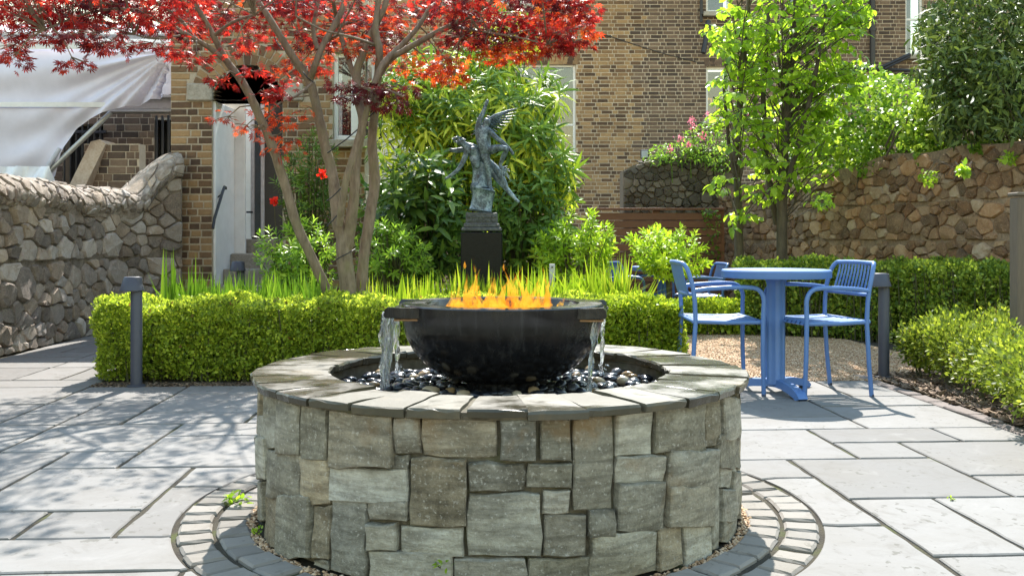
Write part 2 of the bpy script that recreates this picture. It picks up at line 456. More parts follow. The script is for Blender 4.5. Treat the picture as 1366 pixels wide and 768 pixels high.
M['copper'] = plain_mat("rust_stained_lip", (.30, .17, .085), .45, var=.3)
M['pebble'] = stone_mat("dark_wet_pebble", [(0, (.008, .009, .012)), (.6, (.018, .02, .027)), (.9, (.04, .037, .035)), (1, (.065, .05, .04))], 12, .16, .1, .8)
M['pebble_tan'] = stone_mat("tan_wet_pebble", [(0, (.13, .075, .03)), (.5, (.30, .20, .10)), (.8, (.42, .35, .25)), (1, (.55, .52, .46))], 12, .22, .1, .8)
def glass_mat():
    t = NT("window_glass")
    g = t.n("BsdfGlossy", i_Roughness=.02); g.inputs[0].default_value = (.9, .93, 1, 1)
    tr = t.n("BsdfTransparent"); tr.inputs[0].default_value = (.62, .66, .68, 1)
    fr = t.n("Fresnel", i_IOR=1.9)
    m = t.n("MixShader"); t.l(fr.outputs[0], m.inputs[0]); t.l(tr.outputs[0], m.inputs[1]); t.l(g.outputs[0], m.inputs[2])
    return t.done(m)
M['glass'] = glass_mat()
def water_mat():
    t = NT("falling_water")
    n = t.noise(t.coord(scale=(40, 40, 4)), 3, 4, .6)
    p = t.pr((.96, .98, 1.0), .04, n, .5, .01, IOR=1.33)
    p.inputs["Transmission Weight"].default_value = 1
    d = t.n("BsdfTranslucent"); d.inputs[0].default_value = (.85, .9, .92, 1)
    m = t.n("MixShader"); t.l(t.math('MULTIPLY', t.ramp(n, [(.5, (0, 0, 0)), (.66, (1, 1, 1))]), .38), m.inputs[0])
    t.l(p.outputs[0], m.inputs[1]); t.l(d.outputs[0], m.inputs[2])
    return t.done(m)
M['water'] = water_mat()
def flame_mat():
    t = NT("flame")
    at = t.n("Attribute", attribute_name="tint")
    n = t.noise(t.coord(scale=(1, 1, .45)), 48, 3, .65, 1.2)
    c = t.ramp(at.outputs["Fac"], [(0, (1, .16, .008)), (.35, (1, .30, .015)), (.65, (1, .55, .05)), (1, (1, .26, .012))])
    e = t.n("Emission", i_Strength=.62); t.l(c, e.inputs[0])
    tr = t.n("BsdfTransparent")
    m = t.n("MixShader")
    t.l(t.math('MULTIPLY', t.ramp(n, [(.43, (.0, .0, .0)), (.62, (.9, .9, .9))]), t.ramp(at.outputs['Fac'], [(0, (.9, .9, .9)), (.45, (.75, .75, .75)), (1, (.12, .12, .12))])), m.inputs[0]); t.l(tr.outputs[0], m.inputs[1]); t.l(e.outputs[0], m.inputs[2])
    return t.done(m)
M['flame'] = flame_mat()
def lamp_mat():
    t = NT("warm_lamp"); e = t.n("Emission", i_Strength=.6); e.inputs[0].default_value = (1, .42, .08, 1)
    return t.done(e)
M['lamp'] = lamp_mat()
M['blind'] = plain_mat("white_blind", (.33, .36, .38), .7, var=.1)

# ================================================================ THE SETTING: ground, patio, gravel
def sheet(name, pts, z, mat, kind="structure", parent=None):
    mb = MB(); mb.add([(x, y, z) for x, y in pts], [tuple(range(len(pts)))])
    o = put(name, mb, mat, parent)
    if kind: o["kind"] = kind
    return o
sheet("ground", [(-900, -900), (900, -900), (900, 900), (-900, 900)], -0.045, M['ground'])
m = MB(); V = []
for k in range(72):
    a = 6.2832 * k / 72
    for r_, z in ((62, -1), (66, 4.5 + 1.2 * math.sin(k * .9) + .8 * math.sin(k * 2.3)), (90, -1)): V.append((r_ * math.cos(a), r_ * math.sin(a), z))
m.add(V, [(k * 3 + i, ((k + 1) % 72) * 3 + i, ((k + 1) % 72) * 3 + i + 1, k * 3 + i + 1) for k in range(72) for i in range(2)])
o = put("horizon_screen", m, soil_mat("screen_dark_green", (.04, .06, .025), .8)); o["kind"] = "structure"  # unseen dark ring, added to keep the hazy horizon sky out of reflections
AX = 0.0552; CN = (1 + AX * AX) ** .5
def uv2(u, v):     # paving grid (metres) -> world
    return ((u - AX * v) / CN, (v + AX * u) / CN)
UM, VM = .312, .314
FC = Vector((-.045, 3.4, 0))            # centre of the fountain
RING = 1.085
patio = struct("patio")
def quad_uv(u0, u1, v0, v1): return [uv2(u0, v0), uv2(u1, v0), uv2(u1, v1), uv2(u0, v1)]
mb = MB(); mb.add([(x, y, -.008) for x, y in [uv2(-3.95, -9), uv2(2.84, -9), uv2(2.84, 6.42), uv2(-2.2, 6.16), uv2(-2.3, 12.5), uv2(-3.95, 12.5)]], [tuple(range(6))])
put("joint_bed", mb, M['joint'], patio)
LU = lambda i: (i + .5) * UM
LV = lambda j: (j - .13) * VM
slabs = [(-6,-3,9,10),(-9,-6,9,10),(-8,-5,10,11),(-11,-8,10,11),(-5,-4,10,11),(-4,-2,10,12),(-4,-1,12,13),(-6,-4,11,13),(-8,-6,12,14),(-8,-6,11,12),(-6,-5,13,14),
 (-5,-2,13,15),(-5,-2,15,16),(-7,-5,14,16),(-7,-6,16,18),(-6,-4,16,17),(-4,-2,16,17),(-6,-3,17,19),(-6,-4,19,20),(-4,-2,19,20),(-8,-6,18,20),(-8,-7,17,18),(-8,-7,16,17),(-8,-7,14,16),
 (-10,-8,18,20),(-11,-8,20,21),(-9,-8,21,23),(-10,-9,21,23),
 (3,6,15,16),(3,6,16,18),(6,9,15,17),(6,9,17,18),(4,7,18,20),(7,9,18,20),(2,5,13,15),(5,7,14,15),(7,9,14,15),(5,6,13,14),(6,9,12,14),(6,9,11,12),
 (4,6,11,13),(2,4,12,13),(2,4,10,12),(2,4,8,10),(4,5,9,11),(5,8,9,11),(8,9,9,11),(4,8,7,9)]
occ = set()
for a, b, c, d in slabs:
    for i in range(a, b):
        for j in range(c, d): occ.add((i, j))
I0, I1, J0, J1 = -12, 9, -9, 40
def in_patio(i, j):
    if j < 20: return True
    return i < -8 and j < 38 and i >= -12
rr = random.Random(3)
for j in range(J0, J1):
    for i in range(I0, I1):
        if (i, j) in occ or not in_patio(i, j): continue
        w, h = rr.choice([(2, 2), (3, 2), (2, 1), (3, 1), (1, 1), (2, 2)])
        ww = 0
        while ww < w and i + ww < I1 and (i + ww, j) not in occ and in_patio(i + ww, j): ww += 1
        hh = 1
        while hh < h and all((i + k, j + hh) not in occ and in_patio(i + k, j + hh) for k in range(ww)): hh += 1
        slabs.append((i, i + ww, j, j + hh))
        for p in range(ww):
            for q in range(hh): occ.add((i + p, j + q))
def slab_outline(u0, u1, v0, v1, step=.06, jit=.003, gap=.0095):
    u0 += gap; u1 -= gap; v0 += gap; v1 -= gap
    pts = []
    for (a, b) in (((u0, v0), (u1, v0)), ((u1, v0), (u1, v1)), ((u1, v1), (u0, v1)), ((u0, v1), (u0, v0))):
        L = math.hypot(b[0] - a[0], b[1] - a[1]); n = max(2, int(L / step))
        for k in range(n):
            t = k / n
            pts.append((a[0] + (b[0] - a[0]) * t + rr.uniform(-jit, jit), a[1] + (b[1] - a[1]) * t + rr.uniform(-jit, jit)))
    return [uv2(*p) for p in pts]
def cut_circle(pts, c, r):
    ins = [math.hypot(x - c[0], y - c[1]) < r for x, y in pts]
    if not any(ins): return pts
    if all(ins): return None
    n = len(pts)
    k0 = next(k for k in range(n) if ins[k - 1] and not ins[k])
    pts = pts[k0:] + pts[:k0]; ins = ins[k0:] + ins[:k0]
    out = [p for p, q in zip(pts, ins) if not q]
    first_in = ins.index(True)
    if any(not q for q in ins[first_in:]): # several crossings: keep the outside points only
        return out if len(out) > 5 else None
    a0 = math.atan2(out[-1][1] - c[1], out[-1][0] - c[0]); a1 = math.atan2(out[0][1] - c[1], out[0][0] - c[0])
    d = (a1 - a0 + math.pi) % (2 * math.pi) - math.pi
    m = max(2, int(abs(d) * r / .05))
    arc = [(c[0] + r * math.cos(a0 + d * k / m), c[1] + r * math.sin(a0 + d * k / m)) for k in range(m + 1)]
    return out + arc
def paver(name, pts, parent, mat, zt=0.0, th=.03, tilt=.0012, bev=.004):
    n = len(pts); cx = sum(p[0] for p in pts) / n; cy = sum(p[1] for p in pts) / n
    ta, tb = rr.uniform(-tilt, tilt) * 2, rr.uniform(-tilt, tilt) * 2; dz = rr.uniform(-tilt, tilt)
    V = []
    for ring, (ins, z) in enumerate(((0, zt - th), (0, zt - bev), (bev, zt))):
        for x, y in pts:
            dx, dy = x - cx, y - cy; L = math.hypot(dx, dy) + 1e-6
            zz = z + (dz + ta * dx + tb * dy if ring else 0)
            V.append((x - dx / L * ins * 1.3, y - dy / L * ins * 1.3, zz))
    fs = []
    for k in range(n):
        k2 = (k + 1) % n
        fs.append((k, k2, n + k2, n + k)); fs.append((n + k, n + k2, 2 * n + k2, 2 * n + k))
    fs.append(tuple(2 * n + k for k in range(n)))
    m = MB(); m.add(V, fs)
    return put(name, m, mat, parent)
slabs.sort(key=lambda s: abs(LV(s[2]) - 3.5) + abs(LU(s[0])) * .3)
rest = MB(); n_s = 0
for (a, b, c, d) in slabs:
    pts = slab_outline(LU(a), LU(b) if b < 9 else 2.69, LV(c), LV(d), step=.07)
    pts = cut_circle(pts, (FC.x, FC.y), RING + .008)
    if pts is None: continue
    if LV(c) > 1.2 and n_s < 250:
        paver("paving_slab", pts, patio, M['slab']); n_s += 1
    else:
        n = len(pts); rest.tint = rr.random()
        rest.add([(x, y, -.03) for x, y in pts] + [(x, y, 0) for x, y in pts], [(k, (k + 1) % n, n + (k + 1) % n, n + k) for k in range(n)] + [tuple(n + k for k in range(n))])
o = put("outer_paving", rest, M['slab'], patio); o["kind"] = "stuff"
# two rings of setts round the fountain
for r0, r1, n in ((.848, .960, 54), (.966, 1.082, 62)):
    a = rr.uniform(0, .1)
    for k in range(n):
        w = 2 * math.pi / n
        a0 = a + k * w + rr.uniform(-.007, .007) + .0075; a1 = a + (k + 1) * w + rr.uniform(-.007, .007) - .0075
        q0, q1 = r0 + rr.uniform(0, .008), r1 - rr.uniform(0, .01)
        pts = []
        for t in (0, .33, .67, 1): pts.append((q0, a0 + (a1 - a0) * t))
        pts.append(((q0 + q1) / 2, a1 + rr.uniform(-.004, .002)))
        for t in (1, .67, .33, 0): pts.append((q1 + rr.uniform(-.002, .002), a0 + (a1 - a0) * t))
        pts.append(((q0 + q1) / 2, a0 + rr.uniform(-.002, .004)))
        paver("sett", [(FC.x + r * math.cos(t), FC.y + r * math.sin(t)) for r, t in pts], patio, M['sett'], zt=rr.uniform(.0, .006), tilt=.004, bev=.007)
# edging setts along the planting strip, and between slabs and gravel
v = 2.6
while v < 6.35:
    L = rr.uniform(.17, .26)
    for (ua, ub) in ((2.695, 2.79),):
        paver("edging_sett", slab_outline(ua, ub + rr.uniform(-.01, .01), v, v + L, .05, .004, .004), patio, M['edging'], zt=rr.uniform(0, .006), tilt=.005, bev=.006)
    v += L
# beds
sheet("planting_bed", [(-2.72, 6.2), (1.06, 6.2), (1.1, 9.0), (1.2, 13.9), (-4.2, 13.9), (-4.1, 10.4), (-2.95, 10.4)], -.006, M['soil'])
sheet("mulch_strip", [uv2(2.8, -3), uv2(6.2, -3), uv2(6.2, 12), uv2(2.6, 12), uv2(2.6, 9.6), uv2(2.72, 6.45)], -.010, M['soil'])
gravel_base = MB()
gp = [(1.02, 6.34), (2.62, 6.40), (2.86, 6.5), (3.25, 7.3), (3.1, 9.0), (2.3, 9.5), (1.0, 9.5)]
gravel_base.add([(x, y, -.007) for x, y in gp] + [(5.5, 11.2, -.13), (.6, 11.2, -.13), (5.5, 13.9, -.1), (.6, 13.9, -.1)], [(0, 1, 2, 3, 4, 5, 6), (6, 5, 7, 8), (8, 7, 9, 10)])
o = put("gravel_yard", gravel_base, M['gravel_bed']); o["kind"] = "structure"

# loose small stones: many low stones in one mesh
def grit(name, sampler, N, smin, smax, mat, z=0.0, flat=.6, kind="stuff", label=None, elong=1.0):
    oct_v = np.array([(1, 0, 0), (0, 1, 0), (-1, 0, 0), (0, -1, 0), (0, 0, 1), (0, 0, -1)], float)
    oct_f = np.array([(0, 1, 4), (1, 2, 4), (2, 3, 4), (3, 0, 4), (1, 0, 5), (2, 1, 5), (3, 2, 5), (0, 3, 5)])
    p = sampler(N); N = len(p)
    s = rng.uniform(smin, smax, N); an = rng.uniform(0, 6.28, N)
    sc = np.stack([s * rng.uniform(.8, 1.3, N) * elong, s * rng.uniform(.7, 1.1, N), s * flat * rng.uniform(.7, 1.2, N)], 1)
    v = oct_v[None] * sc[:, None, :] * rng.uniform(.75, 1.2, (N, 6, 1))
    tl = rng.normal(0, .35, (N, 2)); v[..., 2] += v[..., 0] * tl[:, :1] + v[..., 1] * tl[:, 1:]
    c, sn = np.cos(an)[:, None], np.sin(an)[:, None]
    x = v[..., 0] * c - v[..., 1] * sn; y = v[..., 0] * sn + v[..., 1] * c
    V = np.stack([x + p[:, :1], y + p[:, 1:2], v[..., 2] + p[:, 2:3] + z], -1).reshape(-1, 3)
    Fc = (oct_f[None] + (np.arange(N) * 6)[:, None, None]).reshape(-1, 3)
    o = put(name, fast_mesh(name, V, [Fc], tint=np.repeat(rng.random(N), 6)), mat)
    o["kind"] = kind
    if label: o["label"] = label
    return o
def in_poly(poly, N, zf=lambda x, y: 0 * x):
    poly = np.array(poly); lo, hi = poly.min(0), poly.max(0); out = []
    got = 0
    while got < N:
        q = rng.uniform(lo, hi, (N, 2)); inside = np.zeros(N, bool)
        j = len(poly) - 1
        for i in range(len(poly)):
            xi, yi = poly[i]; xj, yj = poly[j]
            c = ((yi > q[:, 1]) != (yj > q[:, 1])) & (q[:, 0] < (xj - xi) * (q[:, 1] - yi) / (yj - yi + 1e-12) + xi)
            inside ^= c; j = i
        q = q[inside]; out.append(q); got += len(q)
    q = np.concatenate(out)[:N]
    return np.column_stack([q, zf(q[:, 0], q[:, 1])])
grit("gravel", lambda N: in_poly(gp, N), 52000, .006, .012, M['gravel'], z=-.002, label="pale buff gravel spread behind the blue table")
grit("bark_mulch", lambda N: in_poly([uv2(2.83, 2.4), uv2(3.7, 2.4), uv2(3.5, 6.6), uv2(2.8, 6.5)], N), 9000, .008, .026, M['chip'], z=.004, flat=.25, elong=1.5, label="brown bark mulch under the small box bushes")
def ringpts(N):
    a = rng.uniform(0, 6.28, N); r = rng.uniform(.825, .862, N)
    return np.column_stack([FC.x + r * np.cos(a), FC.y + r * np.sin(a), 0 * a])
grit("grit", ringpts, 2600, .004, .011, M['gravel'], z=-.004, label="loose grit at the foot of the round stone wall")
# bark and leaf litter on the soil under the front hedge
grit("leaf_litter", lambda N: in_poly([(-2.7, 6.1), (1.0, 6.1), (1.0, 6.3), (-2.7, 6.3)], N), 2500, .005, .016, M['chip'], z=-.002, flat=.3, label="dry brown litter along the foot of the long hedge")

# ================================================================ stone walls
def clip_half(poly, nx, ny, c):
    out = []; n = len(poly)
    for i in range(n):
        a = poly[i]; b = poly[(i + 1) % n]
        da = a[0] * nx + a[1] * ny - c; db = b[0] * nx + b[1] * ny - c
        if da <= 0: out.append(a)
        if (da < 0) != (db < 0) and abs(da - db) > 1e-12:
            t = da / (da - db); out.append((a[0] + (b[0] - a[0]) * t, a[1] + (b[1] - a[1]) * t))
    return out
def chaikin(p, w=.25):
    o = []; n = len(p)
    for i in range(n):
        a = p[i]; b = p[(i + 1) % n]
        o.append((a[0] * (1 - w) + b[0] * w, a[1] * (1 - w) + b[1] * w)); o.append((a[0] * w + b[0] * (1 - w), a[1] * w + b[1] * (1 - w)))
    return o
def voronoi(S, T, r0, r1, rnd, aspect=1.35, courses=()):
    """irregular stone cells over [0,S]x[0,T]; heights in courses are level bed joints"""
    pts = []
    for _ in range(9000):
        p = (rnd.uniform(0, S), rnd.uniform(0, T)); r = rnd.choice([r0, r0, (r0 + r1) / 2, r1])
        if all(((p[0] - q[0]) / aspect) ** 2 + (p[1] - q[1]) ** 2 > ((r + q[2])) ** 2 for q in pts): pts.append((p[0], p[1], r))
    cells = []
    for i, p in enumerate(pts):
        lo = max([c for c in courses if c <= p[1]], default=0); hi = min([c for c in courses if c > p[1]], default=T)
        poly = [(max(0, p[0] - .6), lo), (min(S, p[0] + .6), lo), (min(S, p[0] + .6), hi), (max(0, p[0] - .6), hi)]
        px, py = p[0] / aspect, p[1]
        for j, q in enumerate(pts):
            if i == j: continue
            qx, qy = q[0] / aspect, q[1]
            dx, dy = qx - px, qy - py; d2 = dx * dx + dy * dy
            if d2 > .5: continue
            c = (qx * qx + qy * qy - px * px - py * py + p[2] ** 2 - q[2] ** 2) / 2
            poly = clip_half(poly, dx / aspect, dy, c)
            if len(poly) < 3: break
        if len(poly) >= 3: cells.append(poly)
    return cells
def stone_geo(poly, mapper, h, rnd, gap=.012, rnds=1, dome=.35, base=-.03, jit=.007, inset=.16):
    cx = sum(p[0] for p in poly) / len(poly); cy = sum(p[1] for p in poly) / len(poly)
    for _ in range(rnds): poly = chaikin(poly, .14)
    q = []
    for x, y in poly:
        dx, dy = x - cx, y - cy; L = math.hypot(dx, dy) + 1e-6; k = max(.3, 1 - gap / L)
        if q and math.hypot(cx + dx * k - q[-1][0], cy + dy * k - q[-1][1]) < .012: continue
        q.append((cx + dx * k + rnd.uniform(-jit, jit), cy + dy * k + rnd.uniform(-jit, jit)))
    n = len(q)
    if n < 3: return None
    V = []; sl1, sl2 = rnd.uniform(-dome, dome) * h, rnd.uniform(-dome, dome) * h
    W = max(abs(x - cx) for x, y in q) + 1e-6; H = max(abs(y - cy) for x, y in q) + 1e-6
    for k, d in ((1.0, base), (.985, h * .45), (1 - inset, h)):
        for x, y in q:
            X, Y = cx + (x - cx) * k, cy + (y - cy) * k
            dd = d if d < 0 else d + (sl1 * (x - cx) / W + sl2 * (y - cy) / H) * .6 + rnd.uniform(-.22, .22) * h
            V.append(mapper(X, Y, dd))
    V.append(mapper(cx, cy, h * rnd.uniform(.95, 1.25)))
    fs = []
    for ring in range(2):
        for k in range(n):
            k2 = (k + 1) % n
            fs.append((ring * n + k, ring * n + k2, (ring + 1) * n + k2, (ring + 1) * n + k))
    for k in range(n): fs.append((2 * n + k, 2 * n + (k + 1) % n, 3 * n))
    return V, fs
class Path:
    def __init__(s, pts):
        s.p = [Vector((x, y, 0)) for x, y in pts]; s.c = [0]
        for a, b in zip(s.p, s.p[1:]): s.c.append(s.c[-1] + (b - a).length)
        s.L = s.c[-1]
    def at(s, t):
        t = min(max(t, 0), s.L)
        i = max(k for k in range(len(s.c) - 1) if s.c[k] <= t + 1e-9)
        f = (t - s.c[i]) / (s.c[i + 1] - s.c[i])
        return s.p[i].lerp(s.p[i + 1], f)
    def nrm(s, t):   # right of travel, smoothed at bends
        d = s.at(t + .25) - s.at(t - .25); d.normalize()
        return Vector((d.y, -d.x, 0))
def rubble_wall(root, pts, top, rnd, r0, r1, hgt, mats, s_lo, s_hi, courses=(), thick=.42, cap_r=0.0, aspect=1.35, gap=.012, side=1, rnds=1, smooth=32):
    """pts: plan path, stones on its right (side=1) or left (-1); stones between s_lo and s_hi are parts of their own"""
    path = Path(pts); T = max(top(path.L * k / 40) for k in range(41))
    def mp(s, t, d):
        p = path.at(s); n = path.nrm(s) * side
        return (p.x + n.x * d, p.y + n.y * d, t)
    if side < 0: base_mp = mp
    cells = voronoi(path.L, T, r0, r1, rnd, aspect, courses)
    ones, rest = [], MB()
    for c in cells:
        cx = sum(p[0] for p in c) / len(c); cy = sum(p[1] for p in c) / len(c)
        tp = top(cx)
        if cy > tp - .02: continue
        c = [(x, min(y, top(x) - .005)) for x, y in c]
        g = stone_geo(c, mp, rnd.uniform(*hgt), rnd, gap, rnds)
        if g is None: continue
        V, fs = g
        if side < 0: fs = [f[::-1] for f in fs]
        if s_lo < cx < s_hi: ones.append((V, fs))
        else: rest.tint = rnd.random(); rest.add(V, fs)
    for V, fs in ones[:300]:
        m = MB(); m.add(V, fs); put("stone", m, mats[0], root, smooth=smooth)
    for V, fs in ones[300:]: rest.tint = rnd.random(); rest.add(V, fs)
    if rest.v:
        o = put("outer_stones", rest, mats[0], root, smooth=smooth); o["kind"] = "stuff"
    # mortar core
    m = MB(); n = int(path.L / .15); rows = 10
    V = []; fs = []
    for i in range(n + 1):
        s = path.L * i / n; tp = top(s)
        for k in range(rows + 1):
            V.append(mp(s, tp * k / rows, rnd.uniform(-.004, .008)))
        for k in range(rows, -1, -1):
            V.append(mp(s, tp * k / rows, -thick))
    w = 2 * (rows + 1)
    for i in range(n):
        for k in range(w):
            k2 = (k + 1) % w
            f = (i * w + k, (i + 1) * w + k, (i + 1) * w + k2, i * w + k2)
            fs.append(f if side > 0 else f[::-1])
    for e in (0, n): fs.append(tuple(e * w + k for k in range(w)))
    m.add(V, fs); put("mortar_core", m, mats[1], root)
    return path, mp

# left: granite rubble wall along the path with a rounded mortar capping
rnd = random.Random(21)
lw = thing("stone_wall", (-4.09, 8, 0), "granite rubble wall with rounded mortar top beside the paved path, left of the brick porch", "wall")
LWP = [(-4.06, 2.5), (-4.09, 6.0), (-4.09, 9.2), (-4.02, 9.8), (-3.82, 10.25), (-3.58, 10.45)]
_lp = Path(LWP)
def ltop(s):
    e = _lp.L - s
    base = 1.27 + .035 * math.sin(s * 1.3) + .02 * math.sin(s * 3.7)
    sw = max(0, 1 - e / .62)
    return base + .52 * sw * sw * (3 - 2 * sw)
path, mp = rubble_wall(lw, LWP, ltop, rnd, .048, .125, (.022, .052), (M['rubble_left'], M['mortar_left']), 3.4, 9, courses=(.74,), aspect=1.25, gap=.006)
m = MB(); V = []; n = 90; prof = [(.03, -.07), (.065, -.03), (.075, .03), (.045, .10), (-.02, .15), (-.12, .175), (-.24, .175), (-.34, .14), (-.42, .06), (-.44, -.10)]
for i in range(n + 1):
    s = _lp.L * i / n; lump = .022 * math.sin(s * 5.3) + .014 * math.sin(s * 13.7 + 1) + rnd.uniform(-.004, .004)
    for k, (d, z) in enumerate(prof):
        V.append(mp(s, ltop(s) - .03 + z * (1 + .10 * math.sin(s * 7.1 + k * 1.7)) + lump * .6 - (.03 * (1 + math.sin(s * 9 + math.sin(s * 4) * 2)) if k == 0 else 0), d + .012 * math.sin(s * 11 + k * 2.1) + rnd.uniform(-.006, .006)))
w = len(prof)
m.add(V, [(i * w + k, (i + 1) * w + k, (i + 1) * w + k + 1, i * w + k + 1) for i in range(n) for k in range(w - 1)] + [tuple(range(w)), tuple(n * w + k for k in range(w))])
put("capping", m, M['mortar_cap'], lw, smooth=70)
# rough stones bedded over the whole round top
ql = [0]
for (d0, z0), (d1, z1) in zip(prof, prof[1:]): ql.append(ql[-1] + math.hypot(d1 - d0, z1 - z0))
def capmap(s, q, dd):
    q = min(max(q, 0), ql[-1]); i = max(k for k in range(len(ql) - 1) if ql[k] <= q + 1e-9); f = min(1, (q - ql[i]) / (ql[i + 1] - ql[i]))
    (d0, z0), (d1, z1) = prof[i], prof[i + 1]; L = math.hypot(d1 - d0, z1 - z0); nd, nz = (z1 - z0) / L, -(d1 - d0) / L
    lump = .022 * math.sin(s * 5.3) + .014 * math.sin(s * 13.7 + 1)
    return mp(s, ltop(s) - .03 + z0 + (z1 - z0) * f + nz * dd + lump * .6, d0 + (d1 - d0) * f + nd * dd)
for c in voronoi(_lp.L, ql[7], .036, .08, rnd, 1.1):
    if sum(p[0] for p in c) / len(c) < 3.0: continue
    g = stone_geo([(x, min(y, ql[7] - .005)) for x, y in c], capmap, rnd.uniform(.008, .026), rnd, rnd.uniform(.003, .011), 1, jit=.007)
    if g:
        q = MB(); q.add(*g); put("capping_stone", q, M['mortar_cap'] if rnd.random() < .5 else M['rubble_left'], lw, smooth=32)

# right: warm rubble wall running away behind the hedge
rnd = random.Random(5)
rw = thing("stone_wall", (3.6, 10, 0), "long warm brown rubble wall behind the tall dull hedge and the blue table", "wall")
RWP = [(2.72, 12.75), (2.96, 12.0), (4.25, 8.0), (4.9, 6.0)]
_rp = Path(RWP)
def rtop(s):
    y = _rp.at(s).y
    return 1.80 - .05 * (y - 8) + .03 * math.sin(s * 2.3) + .02 * math.sin(s * 6.1)
rubble_wall(rw, RWP, rtop, rnd, .034, .098, (.016, .042), (M['rubble_right'], M['mortar_right']), .5, 5.6, courses=(.92, 1.28), aspect=1.3, gap=.004)
# back: dark wall under the valerian
rnd = random.Random(9)
bw = thing("stone_wall", (1.8, 12.8, 0), "dark rubble wall above the stained timber fence, facing the garden", "wall")
BWP = [(1.47, 12.72), (3.0, 12.72)]
def btop(s): return 1.83 + .28 * min(1, s / .75) + .02 * math.sin(s * 8)
rubble_wall(bw, BWP, btop, rnd, .032, .07, (.02, .05), (M['rubble_dark'], M['rubble_dark']), 0, 1.6, aspect=1.1, gap=.004)

